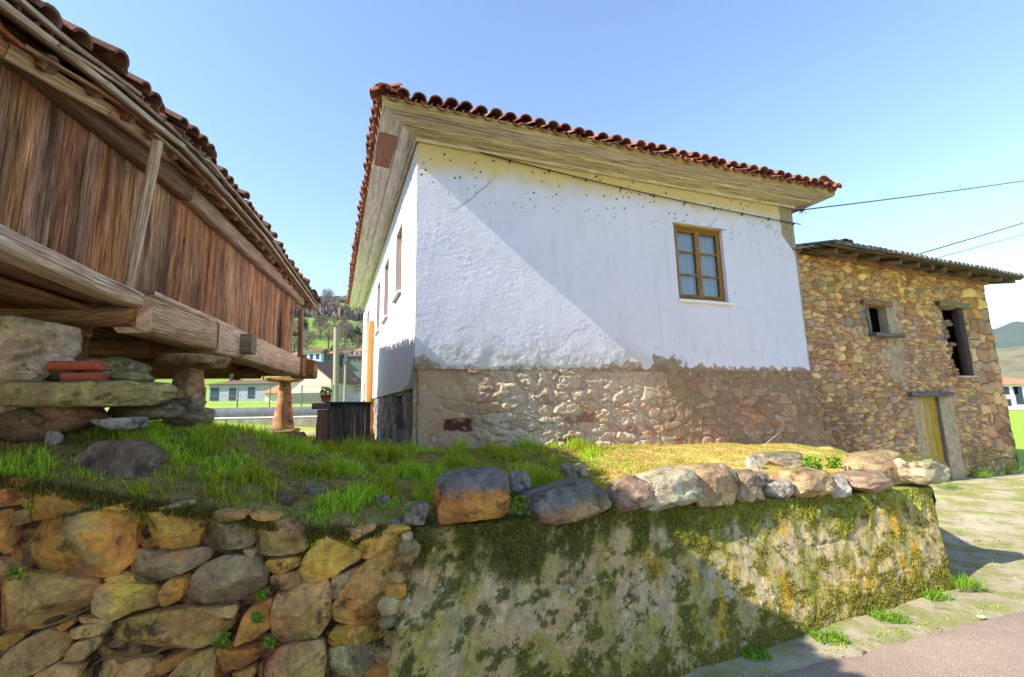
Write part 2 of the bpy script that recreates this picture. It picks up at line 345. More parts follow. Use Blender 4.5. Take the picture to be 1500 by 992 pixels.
# ================================================================== layout
Z = V3(0, 0, 1)
A = V3(-1.30, 5.97, 1.07)
dF = nrm(V3(.9396, .3422, 0)); NF = V3(dF[1], -dF[0], 0)
aL = math.radians(111.83); dL = V3(math.cos(aL), math.sin(aL), 0); NL = V3(-dL[1], dL[0], 0)
HW, HD = 7.34, 11.5; ZT = 5.42; ZP = 2.11
def hp(u, z, n=0.): return V3(*(A+dF*u+NF*n)[:2], z)
def lp(u, z, n=0.): return V3(*(A+dL*u+NL*n)[:2], z)
T0 = atz(610, 775, .90); T1 = atz(1365, 714, .75); B1 = atz(1400, 862, 0.); B9 = atz(900, 1035, 0.)
B0 = B1+(B9-B1)*((B1[0]-(T0[0]-.10))/(B1[0]-B9[0]))
wd = nrm(T1-T0); wdh = nrm(V3(wd[0], wd[1], 0)); wb = V3(-wdh[1], wdh[0], 0)   # along / behind
wlen = np.linalg.norm(T1-T0)
# dry stone wall plane (left), leaves T0 towards the left
sdir = nrm(V3(-.985, -.19, 0)); SN = nrm(np.cross(-sdir, Z)) ; SP = T0+V3(0, 0, 0)
SN = nrm(SN+V3(0, 0, .10)*0)
def stop(s):   # top of the dry stone wall: height above 0 at distance s left of the joint
    return np.interp(s, [0, .55, 1.1, 1.6, 2.1, 3.5], [.90, .93, 1.06, 1.17, 1.29, 1.36])
# granary reference lines
ge = [(1.0, 3.55), (2.04, 3.62), (2.70, 3.84), (3.73, 4.02), (5.9, 4.10), (9.76, 4.0)]
def GE(Y, out=-.13):  # eave line point at depth Y
    return V3(-4.23+.25*(9.76-Y)+out*.97, Y+out*.24, np.interp(Y, [g[0] for g in ge], [g[1] for g in ge])-.05)
gd = nrm(V3(-.2183, .9759, 0)); gn = V3(gd[1], -gd[0], 0)    # along (away) / outward (right)
G0 = V3(-4.30, 8.75, 2.60)                                    # far bottom corner of plank wall
def gp(s, z, n=0.): return V3(*(G0-gd*s+gn*n)[:2], z)        # s metres towards the camera from the far corner
# ------------------------------------------------------------------ terrain
ctrl = []
def cp(x, y, z): ctrl.append((x, y, z))
for s in np.linspace(0, wlen, 8): p = T0+wd*s; cp(p[0], p[1], p[2]+.0); q = p+wb*.5; cp(q[0], q[1], p[2]+.07)
for s in np.linspace(0, 3.5, 7): p = T0+sdir*s; cp(p[0], p[1], stop(s)-.01); q = p-SN*.5; cp(q[0], q[1], stop(s)+.10)
for u in (0, 1.5, 3, 4.5, 6): p = hp(u, 0, .1); cp(p[0], p[1], np.interp(u, [0, 3, 4.5, 7.3], [1.05, .98, .92, .82]))
cp(5.6, 7.6, .72); cp(5.0, 6.2, .74)
for u in (1, 3, 6, 10): p = lp(u, 0, .2); cp(p[0], p[1], np.interp(u, [1, 3, 10], [.98, .80, .80])); q = lp(u, 0, 1.1); cp(q[0], q[1], np.interp(u, [1, 3, 10], [.98, .83, .80]))
P2 = V3(*atz(280, 518, 2.16)[:2], 0); P1 = V3(*atz(418, 562, 2.24)[:2], 0)
print('pillars', P2, P1)
pz2 = atY(280, 596, P2[1])[2]; pz1 = atY(414, 632, P1[1])[2]; print('pz', pz2, pz1)
cp(P2[0], P2[1], pz2-.08); cp(P2[0]+.5, P2[1]-.3, pz2-.18); cp(P1[0], P1[1], pz1-.06); cp(P1[0]+.9, P1[1], pz1-.12)
[cp(*atY(px_, py_, Y_)) for px_, py_, Y_ in ((335, 636, 5.4), (360, 640, 5.0), (380, 650, 6.0), (405, 656, 5.4), (430, 662, 6.4), (470, 666, 5.6), (500, 668, 6.6), (530, 666, 7.4), (455, 658, 7.6), (400, 648, 7.2), (415, 650, 8.4), (300, 626, 4.3), (330, 645, 4.4), (540, 668, 5.0), (400, 672, 4.6))]; cp(-4.2, 3.4, 1.66); cp(-3.2, 3.3, 1.5); cp(-5.5, 4.5, 1.6); cp(-7, 6, 1.3); cp(-8, 10, 1.1); cp(-4, 13, .9); cp(-9, 2, 1.6); cp(-6, 14, .9)
ctrl = np.array(ctrl)
def terr(x, y, nz=True):
    x = np.asarray(x, float); y = np.asarray(y, float); w = 0; s = 0
    for c in ctrl:
        k = 1/(((x-c[0])**2+(y-c[1])**2)+.02)**1.6; w = w+k; s = s+k*c[2]
    z = s/w
    if nz: z = z+.035*fbm(x*1.3, y*1.3, 3., 3)+.012*fbm(x*6, y*6, 7., 3)
    return z
def joint_s(x, y): return None
def behind(x, y):   # distance behind the front walls
    dx = x-T0[0]; dy = y-T0[1]
    a = dx*wb[0]+dy*wb[1]; b = -(dx*SN[0]+dy*SN[1])
    return np.where(dx > 0, a, b)
def groundz(x, y):
    x = np.asarray(x, float); y = np.asarray(y, float); r = np.hypot(x, y)+1e-6; az = x/np.maximum(np.abs(y), 1e-3)
    az = np.where(y < 0, 0, az); yy = np.where(y > 0, r*np.sign(y), 0)
    l = np.interp(r, [0, 9, 12.5, 15, 40, 80, 92, 130, 170, 260, 400, 520, 900], [0, .2, .8, 1.35, 2.0, 3.2, 3.6, 6.0, 16, 44, 92, 118, 60])
    rr = np.interp(r, [0, 4.5, 9, 18, 60, 110, 200, 400, 650, 900, 1500, 2200, 3000, 5000], [0, 0, -.1, -.2, -.4, -.4, 3, 16, 46, 50, 70, 235, 225, 0])
    m = sst(-.15, .35, az); z = l*(1-m)+rr*m
    back = np.where(y < 0, 1., 0.); z = z*(1-back)
    far = sst(60, 300, r); z = z+far*fbm(x/120, y/120, 2., 4)*(14*(r < 700)+36*(r >= 700))*np.clip(r/600, .2, 1)*(1-back)
    return z
# polar ground sheet
rs = np.concatenate([[.01], np.geomspace(.6, 6000, 190)]); th = np.concatenate([np.linspace(-math.pi, -1.1, 40, endpoint=False), np.linspace(-1.1, 1.1, 300), np.linspace(1.1, math.pi, 41)[1:]])
R_, T_ = np.meshgrid(rs, th, indexing='ij'); X = R_*np.sin(T_); Y = R_*np.cos(T_); Zg = groundz(X, Y)-.012
t = NT('ground_soil', .95); o = t.co('Object'); sx = t.node('ShaderNodeSeparateXYZ'); t.put(sx.inputs[0], o)
big = t.noise(o, .02, 8, .6, .4); mid = t.noise(o, .09, 6, .6)
far = t.ramp(big, [(.36, (.12, .10, .06)), (.45, (.15, .17, .05)), (.50, (.17, .28, .025)), (.62, (.21, .32, .03)), (.70, (.13, .13, .05))])
far = t.mix(1, far, t.gray(mid, .6, 1.35), 'MULTIPLY')
ln = t.node('ShaderNodeVectorMath', operation='LENGTH'); t.put(ln.inputs[0], o); r_ = ln.outputs['Value']
field = t.mix(1, (.26, .38, .03), t.gray(t.noise(o, .6, 7, .7), .75, 1.25), 'MULTIPLY')
nearc = t.ramp(t.noise(o, 1.6, 8, .65), [(.35, (.42, .35, .24)), (.50, (.36, .31, .19)), (.60, (.27, .28, .09)), (.72, (.20, .24, .05))])
nearc = t.mix(1, nearc, t.gray(t.noise(o, 40, 5, .7), .6, 1.4), 'MULTIPLY')
mtn = t.ramp(t.noise(o, .006, 8, .6), [(.3, (.03, .05, .03)), (.7, (.07, .09, .05))])
bare = t.ramp(t.noise(o, .03, 8, .65), [(.35, (.11, .10, .05)), (.5, (.20, .17, .09)), (.65, (.14, .18, .05))])
sy = t.mr(sx.outputs[0], 30, 200)
c = t.mix(t.mr(r_, 13, 14.5), nearc, field); c = t.mix(t.mr(r_, 110, 170), c, t.mix(sy, far, bare)); c = t.mix(t.mr(r_, 900, 1300), c, mtn)
GROUND = t.out(c, t.bump(t.noise(o, 30, 8, .7), .5, .02))
mb = MB(); mb.add(np.stack([X, Y, Zg], -1).reshape(-1, 3), gridfaces(len(rs), len(th))[:, ::-1], np.stack([X, Y], -1).reshape(-1, 2))
g = mb.build('ground', GROUND); tag(g, kind='structure')
# near verge + track, fine sheet with kicked-up edge below the wall
t = NT('verge_earth', .95); o = t.co('Object'); n1 = t.noise(o, 2.2, 8, .62); n2 = t.noise(o, 9, 7, .65)
c = t.ramp(n1, [(.34, (.45, .38, .27)), (.47, (.38, .32, .20)), (.54, (.29, .27, .11)), (.68, (.20, .23, .05))])
c = t.mix(1, c, t.attr(), 'MULTIPLY'); c = t.mix(t.mr(n2, .55, .66, 0, .6), c, (.16, .12, .07)); c = t.mix(1, c, t.gray(t.noise(o, 60, 4, .7), .6, 1.35), 'MULTIPLY')
c = t.mix(t.mr(t.vor(o, 38), .10, .06, 0, .5), c, (.45, .42, .36))
VERGE = t.out(c, t.bump(t.math('ADD', t.noise(o, 45, 6, .75), n2), .7, .02))
xs = np.arange(-.8, 16, .05); ys = np.arange(2.0, 12.2, .05); X, Y = np.meshgrid(xs, ys, indexing='ij')
RA = atz(1127, 989, 0.)[:2]; RB = atz(1500, 888, 0.)[:2]; rdir = nrm(RB-RA); rnorm = V3(rdir[1], -rdir[0])
def roadside(x, y): return (x-RA[0])*rnorm[0]+(y-RA[1])*rnorm[1]+.05*fbm(np.asarray(x)*1.5, np.asarray(y)*1.5, 1., 4)
db = (X-B0[0])*wb[0]+(Y-B0[1])*wb[1]; rsd = roadside(X, Y)
Zv = groundz(X, Y)+.012+.02*fbm(X*1.5, Y*1.5, 4., 4)*sst(.0, -.3, rsd)+.012*sst(-.5, -.02, db)*sst(.4, -.4, X-B1[0])*sst(0, -.15, rsd)-.06*sst(-.02, .12, rsd)
Cc = 1+.0*X; track = sst(4.6, 5.6, X)*sst(.2, -.4, rsd); Cc = np.stack([1+.12*track, 1+.14*track, 1+.2*track], -1)
mb = MB(); keep = (rsd[:-1, :-1] < .5)
mb.add(np.stack([X, Y, Zv], -1).reshape(-1, 3), gridfaces(len(xs), len(ys), keep), None, Cc.reshape(-1, 3)); tag(mb.build('verge', VERGE), kind='structure')
# asphalt road
t = NT('worn_asphalt', .9); o = t.co('Object'); v = t.vor(o, 160); c = t.ramp(t.noise(o, 120, 3, .7), [(.3, (.19, .135, .10)), (.5, (.30, .225, .165)), (.7, (.46, .36, .28))])
c = t.mix(1, c, t.gray(t.noise(o, 1.3, 8, .7), .55, 1.45), 'MULTIPLY'); c = t.mix(t.mr(t.noise(o, 3, 8, .7), .55, .66, 0, .55), c, (.30, .24, .17)); ROADM = t.out(c, t.bump(v, .5, .006))
u = np.arange(-9, 16, .05); vv = np.concatenate([np.arange(0, 1.5, .05), np.linspace(1.5, 9, 20)]); U, Vv = np.meshgrid(u, vv, indexing='ij')
edge = .05*fbm(U*2.2, U*0+3, 1., 6, .7)
X = RA[0]+rdir[0]*U+rnorm[0]*(Vv+edge); Y = RA[1]+rdir[1]*U+rnorm[1]*(Vv+edge); Zr = np.maximum(groundz(X, Y), 0*X-.1)+.018+.004*fbm(X*3, Y*3, 0., 3)-.03*(Vv < .02)
mb = MB(); mb.add(np.stack([X, Y, Zr], -1).reshape(-1, 3), gridfaces(len(u), len(vv))[:, ::-1]); tag(mb.build('road', ROADM), kind='structure')
# terrace (bank held by the walls)
xs = np.arange(-10, 6.4, .045); ys = np.arange(.9, 13.6, .045); X, Y = np.meshgrid(xs, ys, indexing='ij'); D = behind(X, Y)
ER = V3(*T1[:2], 0); ED = nrm(V3(6.05, 8.75, 0)-ER); EN = V3(ED[1], -ED[0], 0)
rightd = (X-ER[0])*EN[0]+(Y-ER[1])*EN[1]
Zt = terr(X, Y)+.012*fbm(X*11, Y*11, 1., 3); Zt = Zt-.10*sst(.16, .0, D)-.06*sst(-.15, .0, rightd)
inH = ((X-A[0])*dF[0]+(Y-A[1])*dF[1] > .3) & ((X-A[0])*NF[0]+(Y-A[1])*NF[1] < -.3)
keep = ((D > .03) & (rightd < 0) & ~inH)[:-1, :-1]
t = NT('bank_soil', .97); o = t.co('Object'); n1 = t.noise(o, 3.5, 8, .65)
c = t.ramp(n1, [(.34, (.24, .14, .06)), (.46, (.32, .21, .08)), (.56, (.26, .24, .05)), (.72, (.26, .27, .05))]); c = t.mix(1, c, t.attr(), 'MULTIPLY'); c = t.mix(1, c, t.gray(t.noise(o, 35, 6, .7), .5, 1.5), 'MULTIPLY'); BANK = t.out(c, t.bump(t.noise(o, 30, 7, .75), .8, .03))
def dryness(x, y):   # trampled dry strip on the right
    return sst(.0, .9, x-.25*(y-4)-.15+.4*fbm(np.asarray(x)*1.2, np.asarray(y)*1.2, 5., 3))
dr = dryness(X, Y)[..., None]; C = np.array([1., 1, 1])*(1-dr)+np.array([2.6, 2.1, 2.2])*dr
mb = MB(); mb.add(np.stack([X, Y, Zt], -1).reshape(-1, 3), gridfaces(len(xs), len(ys), keep), None, C.reshape(-1, 3)); tag(mb.build('grass_bank', BANK), kind='structure')
# ================================================================== HOUSE
def hu(px, py): p = onplane(px, py, A, NF); return float((p-A)@dF), float(p[2])
house = thing('farmhouse', A, 'white plastered house with bare rubble base and red tiled hipped roof', 'house')
t = NT('lime_plaster', .93); o = t.co('Object'); n1 = t.noise(o, 1.1, 7, .6); n2 = t.noise(o, 9, 7, .65)
c = t.mix(1, t.attr(), t.gray(n1, .88, 1.08), 'MULTIPLY'); c = t.mix(1, c, t.gray(n2, .90, 1.08), 'MULTIPLY')
sp = t.vor(t.co('Object'), 9.5); pos_ = t.node('ShaderNodeSeparateXYZ'); t.put(pos_.inputs[0], t.co('Object'))
hz = t.mr(pos_.outputs[2], 3.2, 3.9); ss = t.math('MULTIPLY', t.mr(t.math('ADD', sp, t.math('MULTIPLY', t.noise(o, 60, 3), .04)), .215, .175), t.mr(t.noise(o, 3.1, 3), .38, .48))
c = t.mix(t.math('MULTIPLY', t.math('MULTIPLY', ss, hz), .85), c, (.05, .035, .02))
PLAS = t.out(c, t.bump(t.math('ADD', t.noise(o, 26, 8, .6), t.math('MULTIPLY', t.noise(o, 90, 4, .6), .4)), .6, .009))
w1, w2, w3, w4 = hu(986, 326), hu(1057, 337), hu(1070, 444), hu(997, 438)
WU0, WU1, WZ0, WZ1 = (w1[0]+w4[0])/2, (w2[0]+w3[0])/2, (w3[1]+w4[1])/2, (w1[1]+w2[1])/2
WHT = np.array((.70, .66, .73))
def plasH(U, V):
    zz = V+ZP; k = sst(5.2, 1.5, U+.5*(zz-2.2)); h = .0026*sst(-.5, .5, fbm(U*1.5, V*1.5, 181., 3))*fbm(U*13, V*17, 1., 5, .68)*(.35+.9*k)+.006*fbm(U*1.6, V*1.6, 3., 3)+.0035*np.clip(perlin(U*22, V*22, 5.)-.15, 0, 1)*k
    band = sst(.55, .1, V)*(U < 4); h = h+.02*band*fbm(U*4, V*4, 8., 5); return h-.012*sst(.03, .0, V-.02-.06*fbm(U*7, V*7, 19., 4))
def plasC(U, V):
    zz = V+ZP; c = np.ones(U.shape+(3,))*WHT
    n = fbm(U*2.3, V*2.3, 9., 5); n2 = fbm(U*7, V*7, 19., 4)
    stq = (sst(.05, .45, fbm(U*6, V*.5, 151., 5))*sst(.3, -.2, n)*.22)[..., None]; c = c*(1-stq)+np.array((.50, .44, .40))*stq
    ck_ = (sst(.012, .002, np.abs(perlin(U*.9+.15*n2, V*.7+.1*n2, 161.)))*sst(.1, .35, fbm(U*.8, V*.8, 171., 2)))[..., None]*.6; c = c*(1-ck_)+np.array((.25, .22, .2))*ck_
    y = sst(ZT-.62, ZT-.22, zz+.12*n-.015*U)[..., None]; c = c*(1-y)+np.array((.66, .48, .17))*y*.95+c*y*.08
    g = (sst(.55, .0, V+.35*n)*.55*sst(4.6, 3, U))[..., None]; c = c*(1-g)+np.array((.42, .38, .28))*g
    pt = (sst(.0, .02, .030-V+.05*sst(2.3, 3, U)+.10*sst(2.8, 3.5, U)*sst(5.2, 4.2, U)*(1+2.2*n)+.11*n2+.14*sst(.35, .1, U)+.05*fbm(U*20, V*20, 23., 3)))[..., None]; c = c*(1-pt)+np.array((.30, .22, .15))*(1+.6*n2[..., None])*pt
    cr = (sst(.0, .02, (U-HW)+.30*sst(ZT-1.1, ZT-.5, zz)+.12*n+.02)*sst(ZT-1.2, ZT-1.0, zz))[..., None]; c = c*(1-cr)+np.array((.34, .26, .15))*cr
    e = sst(0, .02, U-HW+.035+.03*n)[..., None]; c = c*(1-e)+np.array((.45, .38, .28))*e
    rust = (sst(.28, .35, n2)*.25)[..., None]*sst(.9, .2, V)[..., None]; c = c*(1-rust)+np.array((.45, .38, .25))*rust
    return c
mb = MB(); hole = (WU0, WU1, WZ0-ZP, WZ1-ZP)
patch(mb, hp(0, ZP), hp(HW, ZP), hp(HW-.04, ZT), hp(0, ZT), HW, ZT-ZP, .012, plasH, [hole], plasC, depth=.16)
# lip under the plaster
mb.add([hp(0, ZP, 0), hp(HW, ZP, 0), hp(HW, ZP, -.06), hp(0, ZP, -.06)], [(0, 3, 2, 1)], None, (.5, .45, .38))
# left wall: windows measured along it
LW = [(1.45, 2.2, 3.55, 4.75), (3.35, 4.15, 3.5, 4.75), (5.1, 5.9, 3.5, 4.75), (8.6, 9.5, 3.5, 4.75)]
def plasHL(U, V): return .002*fbm(U*9, V*9, 4., 4)+.006*fbm(U*1.6, V*1.6, 6., 3)
def plasCL(U, V):
    c = np.ones(U.shape+(3,))*WHT; n = fbm((HD-U)*2.3, V*2.3, 29., 5); lim = np.interp(HD-U, [0, .5, 1.2, 2.4, 11], [.45, .12, .0, -.25, -.3])
    q = sst(.0, .03, lim-V+.12*n)[..., None]; c = c*(1-q)+np.array((.22, .20, .18))*q; b = (sst(.7, .1, V)*.4)[..., None]; return c*(1-b)+np.array((.5, .48, .42))*b
patch(mb, lp(HD, ZP-.25), lp(0, ZP-.25), lp(0, ZT), lp(HD, ZT), HD, ZT-ZP+.25, .03, plasHL, [(HD-b, HD-a, c-ZP+.25, d-ZP+.25) for a, b, c, d in LW], plasCL, depth=.14)
FRc = hp(HW, 0)+dL*HD; BKc = lp(HD, 0)
for a, b in ((hp(HW, 0), FRc), (FRc, BKc)):
    mb.add([V3(*a[:2], ZP), V3(*b[:2], ZP), V3(*b[:2], ZT), V3(*a[:2], ZT)], [(0, 1, 2, 3)], None, WHT)
mb.build('plastered_wall', PLAS, house)
# plinth of rubble
def plH(U, V):
    zz = V+.35; ed, r1, r2 = masonry(U, zz, .34, .17, 5, .9, .4); n = fbm(U*5, zz*5, 1., 6, .6)
    rough = sst(.5, 1.2, U+.2*n)*sst(4.3, 3.3, U+.2*n+(zz-1.2)*.3)
    top = sst(1.55, 1.95, zz+.2*fbm(U*2, zz*2, 3, 3))
    ed2, s1, s2 = masonry(U, zz, .13, .09, 11, .9, .5)
    h = (.010*sst(0, .25, ed)*(.3+r1)*(1-.5*top)+.008*n) + rough*(.035*sst(.02, .4, ed)*r1+.022*sst(0, .3, ed2)*s1+.028*np.abs(n))
    h = h + .012*fbm(U*14, zz*14, 2., 3)*rough
    hole1 = sst(.035, -.02, np.abs(ed))*(.012+.04*rough)
    dark = ((np.abs(U-.62) < .22+.03*n) & (np.abs(zz-1.35) < .09+.05*n)) * .02
    return h-hole1-.045+sst(3.2, 4.6, U)*(.018+.014*sst(-.02, .22, ed)*r1+.010*sst(0, .3, ed2)*s1+.008*n)-dark
def plC(U, V):
    zz = V+.35; ed, r1, r2 = masonry(U, zz, .34, .17, 5, .9, .4); n = fbm(U*4, zz*4, 21., 5); n2 = fbm(U*9, zz*9, 31., 5)
    st = pal(r2, [(.34, .17, .09), (.38, .22, .12), (.30, .19, .12), (.44, .28, .16), (.28, .12, .07), (.36, .26, .16), (.42, .22, .12)])
    mo = (np.array((.41, .27, .155))+np.array((.10, .12, .12))*(sst(.7, 1.5, U)*sst(4.5, 3.5, U))[..., None])+0*st  # mortar lightened along the sunlit stretch: sunlight put into the colour
    k = (sst(.02, .16, ed+.12*n2)*sst(.35, -.1, n)*sst(.5, .05, np.abs(r1-.5)))
    k = np.where(U > 4.2, sst(.02, .12, ed)*sst(.2, .5, r1), k)*(1-.6*sst(1.5, 1.9, zz)); mo = mo*(1-.38*sst(3.6, 4.8, U))[..., None]*(1-.5*sst(.05, 0, ed)*(U > 3.8))[..., None]; k = k[..., None]
    c = mo*(1-k)+st*k
    g = (sst(3.9, 4.8, U+.3*n)*.40*sst(.35, -.3, n2+.5*n))[..., None]; c = c*(1-g)+(np.array((.34, .23, .145))*(1+.6*n2[..., None]))*g
    dk = (sst(.02, -.02, np.abs(U-.62)-.2-.04*n2)*sst(.02, -.02, np.abs(zz-1.35)-.08-.05*n2))[..., None]; c = c*(1-dk)+np.array((.09, .03, .018))*dk
    lg = (sst(.25, .5, n2)*.5)[..., None]; return c*(1-lg)+np.array((.60, .46, .32))*lg
mb = MB(); patch(mb, hp(-.01, .35), hp(HW+.30, .35), hp(HW+.05, ZP+.02), hp(-.01, ZP+.02), HW+.3, ZP-.33, .012, plH, [], plC)
def plHL(U, V): ed, r1, r2 = masonry(U, V, .3, .16, 9, .9, .4); return .03*sst(0, .3, ed)*r1+.02*fbm(U*6, V*6, 2., 5)-.05
def plCL(U, V):
    ed, r1, r2 = masonry(U, V, .3, .16, 9, .9, .4); c = pal(r2, [(.20, .17, .15), (.28, .24, .20), (.16, .12, .10), (.32, .28, .24)]); k = sst(.02, .1, ed)[..., None]; return c*k+np.array((.14, .12, .10))*(1-k)
patch(mb, lp(HD, .35), lp(.0, .35), lp(.0, ZP+.25), lp(HD, ZP+.25), HD, ZP-.1, .03, plHL, [(HD-2.05, HD-1.25, .62, 1.45)], plCL, depth=.4)
PLIN = m_col('rubble_and_mortar', .95, .55, 1.2, dist=.012, var=.28)
mb.build('rubble_plinth', PLIN, house)
mb = MB(); mb.add([lp(2.3, .9, -.42), lp(1.0, .9, -.42), lp(1.0, 1.9, -.42), lp(2.3, 1.9, -.42)], [(0, 1, 2, 3)]); mb.build('cellar_dark_sheet', DARK, house)  # dark sheet painted as the unlit cellar behind the hole
def window(parent, P, du, n, w, h, split=True, npane=3, sill=True, fmat=FRAME, glassback=True, rec=.10):
    """P lower-left corner on the wall face, du along, n outward"""
    f = MB(); q = lambda u, z, d=0.: P+du*u+Z*z+n*(d-rec)
    th = .055
    for (a, b) in (((0, th/2), (w, th/2)), ((0, h-th/2), (w, h-th/2))): beam(f, q(*a), q(*b), .06, th, side=n, seg=2, rough=.001)
    for x in (th/2, w-th/2): beam(f, q(x, th), q(x, h-th), .06, th, side=n, seg=2, rough=.001)
    fr = f.build('window_frame', fmat, parent)
    halves = [(th, w/2), (w/2, w-th)] if split else [(th, w-th)]
    for k, (a, b) in enumerate(halves):
        s = MB(); a += .003; b -= .003
        for x in (a+.025, b-.025): beam(s, q(x, th+.004, .012), q(x, h-th-.004, .012), .045, .05, side=n, seg=2, rough=.001)
        for z in (th+.03, h-th-.03): beam(s, q(a+.05, z, .010), q(b-.05, z, .010), .045, .05, side=n, seg=2, rough=.001)
        for i in range(1, npane):
            z = th+(h-2*th)*i/npane; beam(s, q(a+.05, z, .008), q(b-.05, z, .008), .035, .026, side=n, seg=2, rough=.001)
        so = s.build('casement', fmat, parent)
        g = MB(); g.add([q(a+.04, th+.04), q(b-.04, th+.04), q(b-.04, h-th-.04), q(a+.04, h-th-.04)], [(0, 1, 2, 3)]); 
        g.build('pane', GLASS, parent, smooth=False)
        cu = MB(); nu = 60; us = np.linspace(a+.01, b-.01, nu); pts = []
        for z in (th, h*.5, h-th):
            for i, uu in enumerate(us): pts.append(q(uu, z, -.07+.014*math.sin(i*1.1+math.sin(i*.37)*2)))
        cu.add(pts, [(r*nu+i, r*nu+i+1, (r+1)*nu+i+1, (r+1)*nu+i) for r in range(2) for i in range(nu-1)]); cu.build('curtain', CURT, parent)
    bk = MB(); bk.add([q(0, 0, -.2), q(w, 0, -.2), q(w, h, -.2), q(0, h, -.2)], [(0, 1, 2, 3)]); bk.build('room_dark_sheet', DARK, parent)  # flat near-black sheet: the room's shade put into its colour
    if sill:
        s = MB(); beam(s, q(-.05, -.03, rec-.04), q(w+.05, -.03, rec-.04), .20, .045, side=n, seg=4, rough=.002); s.build('sill', WHITE, parent)
def sub(name, P, parent):
    o = bpy.data.objects.new(name, None); COL.objects.link(o); o.parent = parent; o.location = [float(x) for x in (np.array(P)-np.array(parent.location))]; return o
# windows are built as parts with sub-parts: their own meshes hang under the frame
def window_part(parent, P, du, n, w, h, **k):
    before = set(COL.objects); window(parent, P, du, n, w, h, **k); new = [o for o in COL.objects if o not in before]
    fr = [o for o in new if o.name.startswith('window_frame')][0]; fr.name = 'window'
    for o in new:
        if o is not fr: o.parent = fr
window_part(house, hp(WU0, WZ0), dF, NF, WU1-WU0, WZ1-WZ0)
lt = MB(); beam(lt, hp(WU0-.02, WZ1-.005, -.03), hp(WU1+.02, WZ1-.005, -.03), .09, .03, side=NF, seg=3); lt.build('lintel', FASC, house)
for i, (a, b, c0, d) in enumerate(LW): window_part(house, lp(b, c0), -dL, NL, b-a, d-c0, split=True, npane=3)
# orange pilaster on the left wall
mb = MB(); beam(mb, lp(6.75, .7, .04), lp(6.75, 3.95, .04), .5, .22, side=dL, seg=3, rough=.001, bev=.03)
mb.build('orange_pilaster', m_plain('orange_limewash', (.62, .30, .10), .9, 12, .1), house)
# eaves
OV = .52
def ring(d, z, extra=0):  # rectangle around the house at distance d outside the walls
    c = [hp(0, z), hp(HW, z), FRc.copy(), BKc.copy()]
    o = [A+(NF+NL)*d/(1+NF@NL)]
    o = [hp(0, z)+ (NF*d+NL*d), hp(HW, z)+NF*d-NL*d, V3(*FRc[:2], z)-NF*d-NL*d, V3(*BKc[:2], z)-NF*d+NL*d]
    return [V3(p[0], p[1], z) for p in o]
r_in = ring(-.02, ZT-.02); r_mid = ring(.24, ZT+.0); r_mid2 = ring(.245, ZT+.035); r_out = ring(OV, ZT+.055); r_top = ring(OV+.02, ZT+.16)
mb = MB()
def strip(mb, ra, rb, k0=0, k1=4, seg=60, wob=.004):
    for k in range(k0, k1):
        a0, a1, b0, b1 = ra[k], ra[(k+1) % 4], rb[k], rb[(k+1) % 4]; Lk = np.linalg.norm(a1-a0); wv = np.linalg.norm(b0-a0); ou = rng.random()*30
        nw = 5; P = []; UV = []
        for i in range(seg+1):
            t_ = i/seg
            for j in range(nw+1):
                s_ = j/nw; p = (a0*(1-t_)+a1*t_)*(1-s_)+(b0*(1-t_)+b1*t_)*s_; P.append(p-Z*wob*perlin([t_*Lk*1.3+k*9], [s_*2.])[0]); UV.append((ou+t_*Lk, s_*wv+ou))
        q = gridfaces(seg+1, nw+1); mb.add(P, q[:, ::-1], UV)
for k0, k1, mt in ((0, 3, SOFF), (3, 4, SOFFL)):
    mb = MB(); strip(mb, r_in, r_mid, k0, k1); strip(mb, r_mid, r_mid2, k0, k1, wob=0); strip(mb, r_mid2, r_out, k0, k1); o_ = mb.build('soffit', mt, house)
    o_['label'] = 'yellowed peeling soffit boards' if k0 == 0 else 'grey-white peeling soffit boards'
mb = MB(); strip(mb, r_out, r_top, 0, 3, wob=.0); mb.build('fascia', FASC, house); mb = MB(); strip(mb, r_out, r_top, 3, 4, wob=.0); mb.build('fascia', WOODD, house)
mb = MB()   # inner moulding where the soffit meets the wall
beam(mb, hp(-.03, ZT-.035, .035), hp(HW+.03, ZT-.035, .035), .05, .06, side=NF, seg=20, rough=.002); beam(mb, lp(-.03, ZT-.035, .035), lp(HD, ZT-.035, .035), .05, .06, side=NL, seg=20, rough=.002)
mb.build('cornice_moulding', SOFF, house)
mb = MB(); q0 = r_out[0]+dL*.62; s0 = dL
mb.add([r_out[0]+dL*.62-NL*.03-Z*.012, r_out[0]+dL*.62-NL*.26-Z*.03, r_out[0]+dL*1.55-NL*.26-Z*.03, r_out[0]+dL*1.55-NL*.03-Z*.012], [(0, 1, 2, 3)], [(0, 0), (0, .25), (.9, .25), (.9, 0)]); mb.build('soffit_patch_board', PATCHM, house)
# roof
def tile(mb, P, ds, sd_, nn, Lt=.42, r0=.095, r1=.078, convex=True, th=.019, n=7):
    """P centre of the lower edge, ds up-slope, sd_ side, nn normal"""
    sg = 1 if convex else -1; an = np.linspace(0, math.pi, n+1); v = []
    for (q, r) in ((0, r0 if convex else r1), (Lt, r1 if convex else r0)):
        for rr in (r, r-th):
            for a in an: v.append(P+ds*q+sd_*math.cos(a)*rr+nn*(sg*math.sin(a)*rr*.82))
    m_ = n+1; f = []
    for i in range(n):
        f += [(i, i+1, 2*m_+i+1, 2*m_+i), (m_+i, 3*m_+i, 3*m_+i+1, m_+i+1), (i, m_+i, m_+i+1, i+1), (2*m_+i, 2*m_+i+1, 3*m_+i+1, 3*m_+i)]
    f += [(0, 2*m_, 3*m_, m_), (n, m_+n, 3*m_+n, 2*m_+n)]
    mb.add(v, f)
